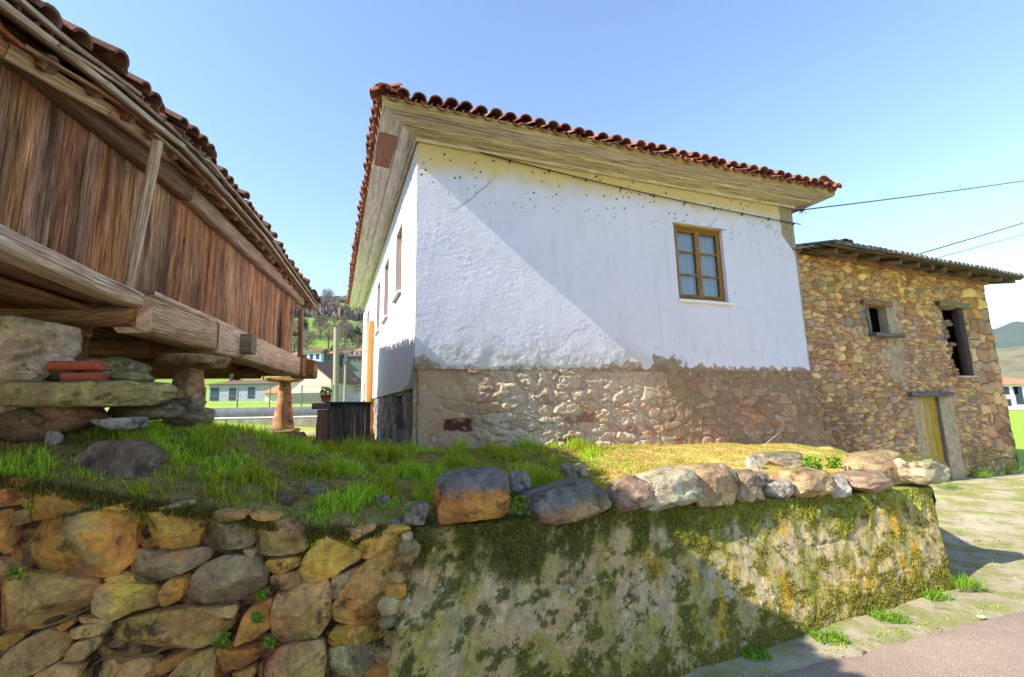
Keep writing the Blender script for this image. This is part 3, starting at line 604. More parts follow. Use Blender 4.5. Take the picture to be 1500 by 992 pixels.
def tiled_slope(mb, E0, E1, upv, rows, hip0=0., hip1=0., pitch=.21, step=.34, over=.09, jit=1., eavefn=None, rad=1.):
    """E0->E1 eave, upv unit up-slope vector; hip0/hip1: metres the slope narrows per metre of slope"""
    al = nrm(E1-E0); Wd = np.linalg.norm(E1-E0); nn = nrm(np.cross(al, upv)); nn = nn if nn[2] > 0 else -nn
    n = int(Wd/pitch)
    for r in range(rows):
        d = r*step
        for k in range(n+1):
            x = k*Wd/n
            if x < hip0*d-.02 or x > Wd-hip1*d+.02: continue
            base = (eavefn(x) if eavefn else E0+al*x)+upv*(d-over)+nn*.035
            j = lambda s: rng.normal()*s*jit
            ds = nrm(upv+al*j(.035)+nn*(.03+j(.02))); sdv = nrm(np.cross(ds, nn)); n2 = nn
            if k < n: tile(mb, base+al*(pitch/2+j(.006))+nn*(.012+j(.004))+upv*(-.01+j(.014)), ds, sdv, n2, r0=.095*rad, r1=.078*rad, convex=False)
            tile(mb, base+al*j(.008)+nn*(.035+abs(j(.008)))+upv*j(.022), ds, sdv, n2, r0=.095*rad, r1=.078*rad, convex=True)
def slope_up(inw, ang): return nrm(inw*math.cos(ang)+Z*math.sin(ang))
SL = math.radians(24); mb = MB(); zr = ZT+.15
ro = [V3(p[0], p[1], zr) for p in ring(OV-.02, zr)]
hp_ = 1/math.cos(SL)*math.cos(SL)**2
tiled_slope(mb, ro[0], ro[1], slope_up(-NF, SL), 13, math.cos(SL), math.cos(SL))
tiled_slope(mb, ro[3], ro[0], slope_up(-NL, SL), 13, math.cos(SL), math.cos(SL))
tiled_slope(mb, ro[1], ro[2], slope_up(NL, SL), 4, math.cos(SL), math.cos(SL))
# hip tiles at the near corner
hd = nrm(nrm(-NF-NL)*math.cos(SL*.75)+Z*math.sin(SL*.75))
for k in (0, 1):
    c0 = ro[k]; hdk = nrm(nrm(-NF+(-NL if k == 0 else NL))*math.cos(SL*.75)+Z*math.sin(SL*.75)); sdk = nrm(np.cross(hdk, Z))
    for i in range(12): tile(mb, c0+hdk*(i*.33-.10)+Z*.08, nrm(hdk+Z*.02+sdk*rng.normal()*.02), sdk, nrm(np.cross(sdk, hdk)), .42, .12, .10)
house_roof = mb.build('roof_tiles', TILE, house, angle=40)
mb = MB(); hh = (HW/2+OV)*math.tan(SL); ra = ro[0]+(-NF-NL)*0; mid1 = (ro[0]+ro[1])/2+dL*(HW/2+OV)+Z*hh; mid2 = (ro[2]+ro[3])/2-dL*(HW/2+OV)+Z*hh
mb.add([*[p-Z*.0 for p in ro], mid1, mid2], [(0, 1, 4), (1, 2, 5, 4), (2, 3, 5), (3, 0, 4, 5)]); mb.build('roof_deck', TILE, house, smooth=False)
# small weeds rooted in the eave tiles and a loose stone
mb = MB(); rock(mb, ro[0]+(ro[1]-ro[0])*.575+Z*.17-NF*.1, (.12, .12, .09), 4, 3); tag(recentre(mb.build('loose_stone', STONE)), 'small loose grey stone lying on the red eave tiles of the white house', 'stone')
# cable along the facade
mb = MB(); pts = [hp(0.9, ZT-.06, .05)]
for i in range(1, 41):
    t_ = i/40; pts.append(hp(.9+(HW-.9+.15)*t_, ZT-.07-.36*t_+.05*t_*t_-.05*math.sin(t_*math.pi), .04))
tube(mb, pts, .009, 5, caps=False); 
for i in range(3, 40, 4): tube(mb, [pts[i]+Z*.02, pts[i]-Z*.03-NF*.03], .012, 5)
CABLE = m_plain('black_cable', (.012, .012, .014), .6, 20, .05); tag(recentre(mb.build('facade_cable', CABLE)), 'thin black cable clipped under the eaves of the white house front', 'cable')
# ================================================================== BARN
Bq = hp(HW+.02, 0, -.10); BR = atz(1491, 688, -.1); bd = nrm(V3(*(BR-Bq)[:2], 0)); BN = V3(bd[1], -bd[0], 0); BWd = np.linalg.norm((BR-Bq)[:2])
def bu(px, py): p = onplane(px, py, Bq, BN); return float((p-Bq)@bd), float(p[2])
def bp(u, z, n=0.): return V3(*(Bq+bd*u+BN*n)[:2], z)
tr = bu(1440, 418); tl = bu(1168, 372); print('barn', BWd, tr, tl, bd)
barn = thing('stone_barn', Bq+V3(0, 0, -.1), 'rubble stone barn with ochre door and corrugated roof beside the white house', 'barn')
def rect(*pp):
    q = [bu(*p) for p in pp]; return (min((q[0][0]+q[3][0])/2, 99), (q[1][0]+q[2][0])/2, (q[2][1]+q[3][1])/2, (q[0][1]+q[1][1])/2)
H1 = rect((1266, 446), (1298, 450), (1303, 490), (1275, 488)); H2 = rect((1372, 451), (1402, 451), (1428, 551), (1400, 550)); HDr = rect((1343, 582), (1376, 582), (1394, 705), (1366, 707)); print(H1, H2, HDr)
BZ0 = -.35; BZ1 = max(tl[1], tr[1])+.15
tsh = lambda U: 0
pal_b = [(.50, .27, .10), (.42, .22, .09), (.56, .36, .15), (.34, .18, .09), (.46, .25, .13), (.38, .26, .15), (.58, .36, .14), (.34, .25, .17), (.52, .30, .17), (.66, .44, .18)]
def bwarp(U, V): return U, V+.02*np.sin(U*1.3)
def bmason(U, V):
    k = sst(-.1, .1, fbm(U*.9, V*.9, 44., 2)); e1, a1, b1 = masonry(U, V, .21, .125, 21, .8, .32); e2, a2, b2 = masonry(U, V, .15, .085, 33, .85, .35); big = k > .5
    e3, a3, b3 = masonry(U, V, .42, .26, 27, .8, .35); q = (U > BWd-.9-.2*a3) ; e = np.where(big, e1, e2); a = np.where(big, a1, a2); b = np.where(big, b1, b2)
    return np.where(q, e3, e), np.where(q, a3, a), np.where(q, b3, b)
def rend(U, V):   # patches of grey render round the openings
    n = fbm(U*3.3, V*3.3, 61., 5); z = V+BZ0
    d1 = np.maximum(np.abs(U-(H1[1]+.16))-.22, np.abs(z-(H1[2]+H1[3])/2)-.45); d1b = np.maximum(np.abs(U-H1[1]-.1)-.3, np.abs(z-(H1[2]-.5))-.45)
    d2 = np.maximum(np.abs(U-(HDr[1]+.22))-.26, np.abs(z-(HDr[3]-.9))-1.0); d3 = np.maximum(np.abs(U-(HDr[0]-.12))-.10, np.abs(z-(HDr[3]-.9))-1.0)
    return np.clip(sst(.06, -.06, d1+.15*n)+sst(.1, -.15, d1b+.35*n)*.8+sst(.04, -.04, d2+.1*n)+sst(.03, -.03, d3+.05*n), 0, 1)
def bH(U, V):
    e, a, b = bmason(U, V); rd = rend(U, V); h = .055*sst(0, .28, e)*(.25+a)*.8+.018*fbm(U*9, V*9, 1., 5)-.012*sst(.06, 0, e)
    fringe = (V+BZ0 < .9)*.02*fbm(U*3, V*3, 3., 3); return h*(1-rd*.85)+rd*.03+fringe-.03
def bC(U, V):
    z = V+BZ0; e, a, b = bmason(U, V); n = fbm(U*1.1, V*1.1, 71., 4); n2 = fbm(U*7, V*7, 77., 4); st = pal(b, pal_b)*(.75+.6*a)[..., None]
    yel = (sst(BZ1-1.35, BZ1-.75, z+.15*n)*.55)[..., None]; st = st*(1-yel)+st*np.array((1.25, 1.2, .55))*yel
    pk = (sst(-.1, .3, n)*.35)[..., None]; st = st*(1-pk)+np.array((.48, .28, .18))*(.7+.6*a)[..., None]*pk
    dkl = (sst(2.2, .6, U+.5*n)*sst(2.2, 1.2, z)*.45)[..., None]; st = st*(1-dkl*.7)  # lower left darkened: shadow of the house put into the stone colour
    mo = np.array((.19, .12, .065))+0*st; k = sst(.015, .13, e)[..., None]; c = mo*(1-k)+st*k
    ms = (sst(.9, .2, z+.5*n2)*sst(-.2, .3, n2+.2)*.7*sst(BWd-3.5, BWd-1.5, U))[..., None]; c = c*(1-ms)+np.array((.10, .12, .03))*ms
    rd = rend(U, V)[..., None]; return c*(1-rd)+(np.array((.40, .31, .19))*(1+.45*n2[..., None]))*rd
BH = BZ1-BZ0; mb = MB()
tlp = bp(.0, BZ1); trp = bp(tr[0], tr[1]+.12); br_ = bp(BWd+.08, BZ0); bl_ = bp(0, BZ0)
# bilinear battered patch: holes are given in (u, v) of the patch, so convert
def tovp(u, z):
    v = (z-BZ0)/1.; f = 0
    for _ in range(12):
        b_ = v/BH; wdt = (BWd+.08)*(1-b_)+tr[0]*b_; a_ = u/wdt; zt = BZ1*(1-a_)+(tr[1]+.12)*a_; v = (z-BZ0)/(zt-BZ0)*BH
    return a_*BWd, v
def hv(H):
    c = [tovp(H[0], H[2]), tovp(H[1], H[2]), tovp(H[0], H[3]), tovp(H[1], H[3])]; return ((c[0][0]+c[2][0])/2, (c[1][0]+c[3][0])/2, (c[0][1]+c[1][1])/2, (c[2][1]+c[3][1])/2)
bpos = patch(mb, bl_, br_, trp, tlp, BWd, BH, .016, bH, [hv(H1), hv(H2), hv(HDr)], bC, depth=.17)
bb = bd; bk = V3(-BN[0], -BN[1], 0)
for (a, b, c_, d_) in ((br_, br_+bk*6, trp+bk*6+Z*.0, trp), ):
    patch(mb, a, b, c_, d_, 6, BH, .035, lambda U, V: bH(U+20, V)+.02, [], lambda U, V: bC(U+20, V))
mb.add([bl_+bk*6, br_+bk*6, trp+bk*6, tlp+bk*6], [(1, 0, 3, 2)], None, (.25, .16, .1))
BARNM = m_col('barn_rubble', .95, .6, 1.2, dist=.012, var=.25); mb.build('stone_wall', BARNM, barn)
for H in (H1, H2):
    mb = MB(); mb.add([bp(H[0]-.3, H[2]-.3, -.36), bp(H[1]+.5, H[2]-.3, -.36), bp(H[1]+.5, H[3]+.3, -.36), bp(H[0]-.3, H[3]+.3, -.36)], [(0, 1, 2, 3)]); mb.build('opening_dark_sheet', DARK, barn)  # backing sheet behind the hole, barn shade painted as near-black
mb = MB()
for k in range(26):
    u_ = H2[0]+.02+rng.random()*(H2[1]-H2[0])*.62; z_ = H2[2]+.05+k/26*(H2[3]-H2[2]-.3); rock(mb, bp(u_, z_, -.17), (.24, .16, .12), 100+k, 3, 5, col=np.array(pal_b[k % 10])*.75)
mb.build('blocking_stones', STONE, barn)
def jamb(name, pts, w, h, mat):
    m_ = MB(); beam(m_, pts[0], pts[1], w, h, side=bd if abs((pts[1]-pts[0])[2]) > .3 else BN, seg=5, rough=.004); m_.build(name, mat, barn)
jamb('window_lintel', (bp(H1[0]-.16, H1[3]+.05, .0), bp(H1[1]+.12, H1[3]+.05, .0)), .14, .10, WOODD)
jamb('window_sill', (bp(H1[0]-.04, H1[2]-.04, .05), bp(H1[1]+.25, H1[2]-.04, .05)), .22, .07, GREYW)
jamb('window_jamb', (bp(H1[0]+.035, H1[2], -.03), bp(H1[0]+.01, H1[3], -.03)), .07, .12, GREYW)
jamb('window_lintel', (bp(H2[0]-.16, H2[3]+.07, .0), bp(H2[1]+.25, H2[3]+.07, .0)), .16, .12, m_wood('mossy_lintel', [(.08, .07, .02), (.18, .15, .06), (.26, .22, .1)]))
jamb('window_jamb', (bp(H2[0]+.05, H2[2], -.06), bp(H2[0]+.0, H2[3], -.06)), .07, .12, GREYW)
dwo = m_wood('dark_frame', [(.02, .012, .01), (.05, .03, .025), (.09, .055, .045)])
jamb('window_jamb', (bp(H2[1]-.04, H2[2]-.02, -.04), bp(H2[1]-.06, H2[3], -.04)), .20, .14, dwo)
jamb('window_sill', (bp(H2[0]+.02, H2[2]-.02, .0), bp(H2[1]+.12, H2[2]-.02, .0)), .16, .04, WOODG)
jamb('door_lintel', (bp(HDr[0]-.38, HDr[3]+.06, .02), bp(HDr[1]+.38, HDr[3]+.06, .02)), .16, .11, GREYW)
jamb('door_jamb', (bp(HDr[1]+.02, HDr[2], -.04), bp(HDr[1]-.01, HDr[3], -.04)), .04, .08, GREYW)
mb = MB(); n = 3; wD = (HDr[1]-HDr[0]-.04)/n
for k in range(n): u_ = HDr[0]+.02+wD*(k+.5); beam(mb, bp(u_, HDr[2]-.1, -.07), bp(u_, HDr[3], -.07), .03, wD-.006, side=BN, seg=4, rough=.001, bev=.05)
dr_ = mb.build('door', DOORM, barn)
mb = MB(); box(mb, bp(HDr[0]+.12, (HDr[2]+HDr[3])/2, -.075), .03, .02, .09, ax=bd); tube(mb, [bp(HDr[0]+.12, (HDr[2]+HDr[3])/2+.01, -.07), bp(HDr[0]+.12, (HDr[2]+HDr[3])/2+.01, -.03)], .012, 8); o_ = mb.build('door_latch', m_plain('rusty_iron', (.08, .04, .025), .7, 50), barn); o_.parent = dr_; o_.location = -Vector(dr_.location)
# barn roof: corrugated sheets on rough timbers
eL = onplane(1176, 362, bp(0, 0, .16), BN); eP = onplane(1215, 356, bp(0, 0, .45), BN); eR = onplane(1499, 407, bp(0, 0, .45), BN); print('barn eave', eL, eP, eR)
SB = slope_up(-BN, math.radians(13)); t = NT('fibre_cement', .95); o = t.co('Object'); c = t.ramp(t.noise(o, 6, 8, .7), [(.3, (.07, .075, .07)), (.5, (.20, .20, .19)), (.7, (.36, .36, .34))]); c = t.mix(t.mr(t.noise(o, 3.3, 7, .7), .58, .66, 0, .7), c, (.08, .09, .02)); SHEET = t.out(c, t.bump(t.noise(o, 50, 4), .4, .004))
mb = MB(); Wr = np.linalg.norm(eR-eP); ad = nrm(eR-eP); nu = int(Wr/.0125); P = []; 
for th_ in (0, -.012):
    for j in (0, .4, 6.6):
        for i in range(nu+1):
            x = i*Wr/nu; P.append(eP+ad*x+SB*(j-.12-.03*((int(x/.9)*7) % 3))+Z*(.032*math.sin(2*math.pi*x/.155)+th_+.035))
nr = nu+1; f = []
for i in range(nu):
    for r in (0, 1): a = r*nr+i; f.append((a, a+1, a+nr+1, a+nr)); b = a+3*nr; f.append((b, b+nr, b+nr+1, b+1))
    f.append((i, 3*nr+i, 3*nr+i+1, i+1))
mb.add(P, f)
beam(mb, eL+SB*.45+Z*.0, eP+SB*.45+Z*.0, .9, .03, side=SB)
mb.build('corrugated_roof', SHEET, barn)
RW = m_wood('rotten_eave_wood', [(.04, .027, .012), (.11, .07, .035), (.20, .14, .07), (.36, .28, .16)])
for k in range(11):
    u_ = .05+k*(Wr+.0)/10.6; p = eP+ad*u_
    mb = MB(); tube(mb, [p+SB*.02-Z*.13+ad*rng.normal()*.12, p+SB*.9-Z*.13], [.05+rng.random()*.02, .065], 8, .45); mb.build('rafter', RW, barn)
mb = MB()
for k in range(5):
    q = eP+SB*(.0+.13*k)-Z*.035+ad*rng.normal()*.1; beam(mb, q-ad*.1, q+ad*(Wr-.05), .10, .028, side=SB, seg=24, rough=.006)
for k in range(14):
    s_ = .1+rng.random()*1.2; q = eL+(eP-eL)*(s_/1.3*.9)+SB*rng.random()*.2-Z*(.03+rng.random()*.12); beam(mb, q, q+ad*(.5+rng.random()*.6)+Z*(rng.normal()*.07+.06), .09, .02, side=SB, rough=.006)
mb.build('eave_boards', RW, barn)
mb = MB(); beam(mb, bp(.05, BZ1-.05, .0), bp(tr[0]+.05, tr[1]+.06, .0), .18, .14, side=BN, seg=16, rough=.01); mb.build('wall_plate', WOODD, barn)
for k, (u_, s_) in enumerate(((.55, (.16, .2, .10)), (.72, (.2, .2, .13)))):
    mb = MB(); p = eP+ad*(u_+.1)+SB*.1+Z*.12
    tile(mb, p, nrm(SB+ad*(.3-.5*k)), nrm(np.cross(nrm(SB+ad*(.3-.5*k)), Z)), Z, .35, .09, .075); tag(recentre(mb.build('broken_roof_tile', TILE, angle=40)), ['left one of two broken clay tiles lying on the corrugated barn roof', 'right one of two broken clay tiles lying on the corrugated barn roof'][k], 'roof tile', 'loose clay tiles on the barn roof')
# ================================================================== GRANARY
gran = thing('raised_granary', (gp(3, 0)[0], gp(3, 0)[1], 2.2), 'brown weathered plank granary raised on stone pillars, with a sagging tiled roof', 'granary')
gtop = onplane(430, 424, G0, gn)[2]; gtop2 = onplane(200, 258, G0, gn)[2]; gtop3 = onplane(20, 110, G0, gn)[2]; print('gtop', gtop, gtop2, gtop3)
def gz(s): return np.interp(s, [0, 5, 7, 12], [3.78, 3.74, 3.55, 3.4])
def gs(px, py, n=0.): p = onplane(px, py, G0+gn*n, gn); return float(-(p-G0)@gd), float(p[2])
print('gran pts', gs(200, 258), gs(200, 430), gs(0, 115), gs(0, 355), gs(428, 440))
GZ0 = 2.60; s = .12; mb = MB(); k = 0
SG = 9.6
while s < SG:      # vertical planks with varied width
    w = rng.uniform(.13, .27); z1 = gz(s+w/2)-.02; n_ = rng.uniform(-.012, .012)
    beam(mb, gp(s+w/2, GZ0-.03, -.03+n_), gp(s+w/2, z1, -.03+n_), .035, w-.004, side=gn, seg=5, rough=.0025, bev=.10); s += w
mb.build('plank_wall', WOOD, gran)
ge_dir = -gn
mb = MB(); s = 0.
while s < 5.:
    w = rng.uniform(.15, .26); beam(mb, V3(*(gp(.14, 0)+ge_dir*(s+w/2))[:2], GZ0-.03), V3(*(gp(.14, 0)+ge_dir*(s+w/2))[:2], 3.75), .035, w-.004, side=gd, seg=3, rough=.002); s += w
mb.build('end_plank_wall', WOOD, gran)
mb = MB(); beam(mb, gp(SG, 2.0, -4.9)+Z*.0, gp(0, 2.0, -4.9), .1, .3, side=gn); s = 0
while s < SG: beam(mb, gp(s+.15, GZ0-.03, -5), gp(s+.15, 3.4, -5), .035, .295, side=gn, seg=1); s += .3
mb.build('back_plank_wall', WOOD, gran)
mb = MB(); beam(mb, gp(.20, 2.60, -.05), gp(.20, 3.76, -.05), .14, .13, side=gn, seg=6, rough=.002); mb.build('corner_post', WOOD, gran)
# wall head beam
mb = MB()
for a, b in ((-.35, 4.6), (4.62, SG)): beam(mb, gp(a, gz(max(a, 0))+.05, .03), gp(b, gz(b)+.05, .03), .13, .19, side=gn, seg=18, rough=.006)
mb.build('wall_plate', WOODP if False else m_wood('brown_grey_beam', [(.10, .05, .025), (.22, .125, .07), (.33, .21, .13), (.42, .30, .20)]), gran)
# heavy base beam and lip
mb = MB(); beam(mb, gp(.0, 2.42, .06), gp(4.1, 2.40, .10), .28, .34, side=gn, seg=30, rough=.007, bev=.10); beam(mb, gp(4.1, 2.40, .10), gp(5.35, 2.38, .10), .26, .30, side=gn, seg=20, rough=.006)
mb.build('base_beam', WOODP, gran)
mb = MB(); beam(mb, gp(-.05, 2.605, .05), gp(5.2, 2.60, .07), .16, .05, side=gn, seg=24, rough=.005); mb.build('base_moulding', WOODP, gran)
# protruding joist ends / cross beams
def cross(s, z, out, w=.24, h=.22, mat=WOODD, inn=4.8, name='cross_beam', round_=False):
    m_ = MB()
    if round_: tube(m_, [gp(s, z, out), gp(s, z, -.8), gp(s, z, -inn)], w/2, 12, .12)
    else: beam(m_, gp(s, z, out), gp(s, z, -inn), w, h, side=gd, seg=8, rough=.006)
    m_.build(name, mat, gran)
cross(3.35, 2.42, .36, .20, .24, GREYW if False else m_wood('stub_wood', [(.10, .06, .03), (.2, .13, .08), (.3, .22, .14)]))
cross(.06, 2.42, .24, .3, .34, WOODD)
for s in (1.0, 2.2, 4.3): cross(s, 2.24, -.25, .20, .18, WOODD, round_=True)
mb = MB()
for k in range(24):
    n_ = -.25-k*.2; beam(mb, gp(-.1, 2.44, n_), gp(SG, 2.40, n_), .18, .04, side=gn, seg=4, rough=.004)
mb.build('floor_boards', WOODD, gran)
# near-left gallery sill, the dark logs under it
c1, c2 = atz(195, 441, 2.50), atz(0, 357, 2.50); print('gallery', c1, c2)
gl = nrm(c2-c1); mb = MB(); beam(mb, c1+Z*.0, c1+gl*3.2+Z*.0, .16, .13, side=gn, seg=20, rough=.006, bev=.15); mb.build('gallery_sill', WOODP, gran)
mb = MB(); 
for k in range(3): beam(mb, c1+gl*.05-gn*(.22+.2*k)-Z*.02, c1+gl*3.2-gn*(.22+.2*k)-Z*.02, .18, .05, side=gn, seg=6)
mb.build('gallery_floor', WOODD, gran)
e1 = atz(195, 464, 2.36); mb = MB(); tube(mb, [e1, e1-V3(.7, .1, .0), e1-V3(3.4, .5, 0)], [.075, .10, .12], 14, .15); mb.build('gallery_log', WOODD, gran)
e2 = atz(60, 452, 2.44); mb = MB(); tube(mb, [e2+V3(.35, .12, 0), e2-V3(2.5, .5, 0)], [.06, .09], 12, .15); mb.build('gallery_log', WOODD, gran)
pt, pb = onplane(232, 212, GE(3.75, -.10), gn), onplane(184, 428, c1, gn)
mb = MB(); beam(mb, pb-Z*.02, pt+Z*.03, .06, .055, side=gn, seg=8, rough=.004); mb.build('leaning_post', WOODP, gran)
# far gallery
fp0 = atz(436, 527, 2.6)+V3(-.0, .35, 0); 
fy = 9.35; q1 = atY(441, 456, fy); q0_ = atY(440, 532, fy); mb = MB(); beam(mb, q0_, q1, .09, .09, seg=5, rough=.004, side=gn); mb.build('far_post', WOODD, gran)
mb = MB(); beam(mb, atY(440, 490, fy), atY(415, 491, fy), .05, .06, seg=2); mb.build('far_rail', WOODD, gran)
mb = MB(); beam(mb, gp(-.15, 2.45, .12), gp(-.85, 2.40, .05), .5, .30, side=gn, seg=4, rough=.01); beam(mb, gp(-.1, 2.62, .10), gp(-.8, 2.62, .05), .2, .10, side=gn, seg=4); mb.build('far_gallery_floor', WOODD, gran)
# roof timbers
mb = MB(); Ys = np.linspace(3.9, 9.7, 30)
EB = m_wood('eave_wood', [(.12, .07, .04), (.27, .18, .11), (.40, .30, .20), (.50, .42, .32)])
inn = nrm(-gn); RS = slope_up(inn, math.radians(23))
def along(mb, y0, y1, off, dz, w, h, mat=None, seg=14, side=None):
    n = 4
    pts = [GE(y)+inn*off+Z*dz for y in np.linspace(y0, y1, n+1)]
    for a, b in zip(pts[:-1], pts[1:]): beam(mb, a-(b-a)*.01, b, w, h, side=RS if side is None else side, seg=6, rough=.005)
along(mb, .6, 4.6, .03, -.06, .14, .035); along(mb, 4.55, 9.9, .03, -.05, .13, .03); mb.build('eave_board', WOODG, gran)
for k, (y0, y1, of, dz, w_, h_, mt) in enumerate(((.6, 2.9, -.02, .02, .09, .022, WOODG), (2.2, 4.3, .0, -.005, .10, .02, EB), (4.0, 6.6, -.03, .0, .11, .02, WOODG), (6.2, 9.9, -.02, -.01, .10, .022, EB), (.6, 3.6, .09, -.085, .12, .022, WOODD), (3.3, 6.0, .08, -.09, .09, .02, EB), (5.8, 9.8, .09, -.08, .12, .02, WOODD), (.5, 4.4, .24, -.06, .10, .03, EB))):
    mb = MB(); along(mb, y0, y1, of, dz+rng.normal()*.006, w_, h_); mb.build('eave_board', mt, gran)
mb = MB(); along(mb, .5, 3.75, .17, -.12, .10, .085); mb.build('eave_pole', WOODP, gran)
mb = MB(); along(mb, .5, 9.8, .13, -.015, .2, .02); along(mb, .5, 9.8, .34, .06, .2, .02); along(mb, .5, 9.8, .55, .15, .2, .02); mb.build('roof_boards', WOODD, gran)
for k in range(26):
    y = .9+k*.355+rng.normal()*.04
    m_ = MB(); p = GE(y)+inn*.06-Z*.12; r_ = .045+rng.random()*.02
    tube(m_, [p+gd*rng.normal()*.05, p+RS*.55+gd*rng.normal()*.02, p+RS*1.1], [r_, r_*1.05, r_*1.1], 8, .2); m_.build('rafter', WOODD, gran)
mb = MB(); along(mb, .5, 9.85, .33, -.10, .10, .10, side=gn); mb.build('purlin', EB, gran)
# roof tiles
mb = MB(); e0, e1_ = GE(9.95), GE(.3); Wg = np.linalg.norm((e0-e1_)[:2])
ef = lambda x: GE(.3+x/Wg*9.65)+Z*.0
tiled_slope(mb, e1_*V3(1, 1, 0)+Z*3.9, e0*V3(1, 1, 0)+Z*3.9, RS, 8, 0, .9, pitch=.17, over=.0, jit=2.1, eavefn=ef, rad=.8)
s_far = slope_up(-gd, math.radians(23)); fa = GE(9.95); fb = fa+inn*6.4
tiled_slope(mb, fa, fb, s_far, 7, .9, .9, pitch=.2, jit=1.5)
for i in range(9): tile(mb, fa+nrm(RS+s_far)*(i*.33-.1)+Z*.06, nrm(RS+s_far+Z*.05), nrm(np.cross(RS+s_far, Z)), Z, .42, .115, .095)
for y in np.arange(.4, 9.8, .21):   # gap fillers: tiles ride high at the edge
    if rng.random() < .35: p = GE(y)+RS*rng.uniform(.05, .5)+Z*.055; tile(mb, p, nrm(RS+gd*rng.normal()*.2), gd, nrm(np.cross(gd, RS))*np.sign(np.cross(gd, RS)[2]), .4, .09, .075)
t = NT('mossy_old_tile', .9); o_ = t.co('Object'); c = t.ramp(t.island(), [(0, (.10, .04, .025)), (.4, (.24, .085, .05)), (.7, (.16, .08, .05)), (1, (.28, .16, .10))])
c = t.mix(1, c, t.gray(t.noise(o_, 14, 6, .65), .4, 1.5), 'MULTIPLY'); c = t.mix(t.mr(t.noise(t.co('Object', loc=(3, 3, 3)), 9, 7, .7), .50, .62, 0, .85), c, (.15, .13, .09)); c = t.mix(t.mr(t.noise(t.co('Object', loc=(6, 3, 3)), 6.5, 7, .7), .57, .64, 0, .85), c, (.13, .16, .03)); TILEG = t.out(c, t.bump(t.noise(o_, 60, 4), .6, .008))
mb.build('roof_tiles', TILEG, gran, angle=40)
mb = MB(); rd0 = GE(.3)-Z*.0; rg0 = rd0+RS*3.4; rg1 = GE(9.95)+RS*3.4-gd*2.6; rd1 = GE(9.95); bk0 = rd0+inn*6.3; bk1 = rd1+inn*6.3
mb.add([rd0, GE(3.73), GE(5.9), rd1, rg0, rg1, bk0, bk1], [(0, 1, 5, 4), (1, 2, 5), (2, 3, 5), (4, 5, 7, 6), (3, 7, 5)]); mb.build('roof_deck', TILE, gran, smooth=False)
# little weeds on the roof edge are left to MOSS; hanging line + bulb under the floor
mb = MB(); h0 = gp(3.0, 2.25, .15); h1 = gp(.9, 2.19, .06); tube(mb, [h0, (h0+h1)/2-Z*.03, h1], .006, 5); b0 = onplane(339, 536, gp(2.4, 0, -.1), gn); mb.build('sagging_wire', m_plain('pale_wire', (.45, .38, .3), .7), gran)
mb = MB(); b0 = atY(339, 548, 6.6); tube(mb, [b0+Z*.22, b0+Z*.03], .004, 5); tube(mb, [b0+Z*.04, b0+Z*.02, b0, b0-Z*.04, b0-Z*.07], [.012, .02, .028, .026, .008], 10)
tag(recentre(mb.build('hanging_bulb', m_plain('bulb_white', (.8, .78, .7), .3))), 'small white bulb hanging from a cord beneath the granary floor', 'bulb')
# pillars: mushroom stones
PIL = m_stone('warm_pillar_stone', True, lich=.3)
def pillar(P, z0, z1, r0, r1, capw, lab, seed, sq=False):
    th_ = thing('staddle_pillar', (P[0], P[1], z0), lab, 'pillar', 'stone pillars under the granary')
    m_ = MB(); n = 20; rows = 16; v = []
    for i in range(rows+1):
        t_ = i/rows; r = r0+(r1-r0)*t_**.75
        for j in range(n):
            a = 2*math.pi*j/n+.5; k = (abs(math.cos(a))**6+abs(math.sin(a))**6)**(-1/6) if sq else 1+.06*math.cos(4*a)
            rr = r*k*(1+.09*fbm([math.cos(a)*1.5+seed], [math.sin(a)*1.5], [t_*2.5], 3)[0]); v.append((P[0]+rr*math.cos(a), P[1]+rr*math.sin(a), z0+(z1-z0)*t_))
    f = [(i*n+j, i*n+(j+1) % n, (i+1)*n+(j+1) % n, (i+1)*n+j) for i in range(rows) for j in range(n)]+[tuple(rows*n+j for j in range(n))]
    m_.add(v, f, None, (.46, .26, .14)); m_.build('shaft', PIL, th_)
    m_ = MB(); rock(m_, V3(P[0], P[1], z1+.05), (capw, capw*.85, .15), seed, 4, 7, n1=.16, n2=.06, boxy=.4, col=(.40, .25, .12)); m_.build('cap_stone', PIL, th_)
    m_ = MB(); rock(m_, V3(P[0], P[1], z0-.05), (r0*2.9, r0*2.7, .16), seed+5, 4, 8, col=(.36, .25, .17)); rock(m_, V3(P[0]+.05, P[1]-.05, z0-.17), (r0*3.4, r0*3.2, .2), seed+6, 4, 8, col=(.33, .24, .17)); m_.build('footing', ROCKM, th_)
capt2 = atY(280, 520, P2[1])[2]; capt1 = atY(420, 551, P1[1])[2]
pillar(P2, pz2+.08, capt2-.12, 37*P2[1]/660/2, 28*P2[1]/660/2, 92*P2[1]/660, 'squat square stone pillar with a wide flat cap under the middle of the granary base beam', 11, True)
pillar(P1, pz1+.06, capt1-.13, .25, .12, 50*P1[1]/660, 'flaring stone pillar with thin cap under the far right corner of the granary', 12)
for i, (s_, n_) in enumerate(((6.2, -3.6), (2.2, -4.2))): pillar(gp(s_, 0, n_), 1.3, 2.1, .2, .12, .6, ['stone pillar in the dark beneath the near half of the granary', 'stone pillar in the dark beneath the far half of the granary'][i], 20+i)
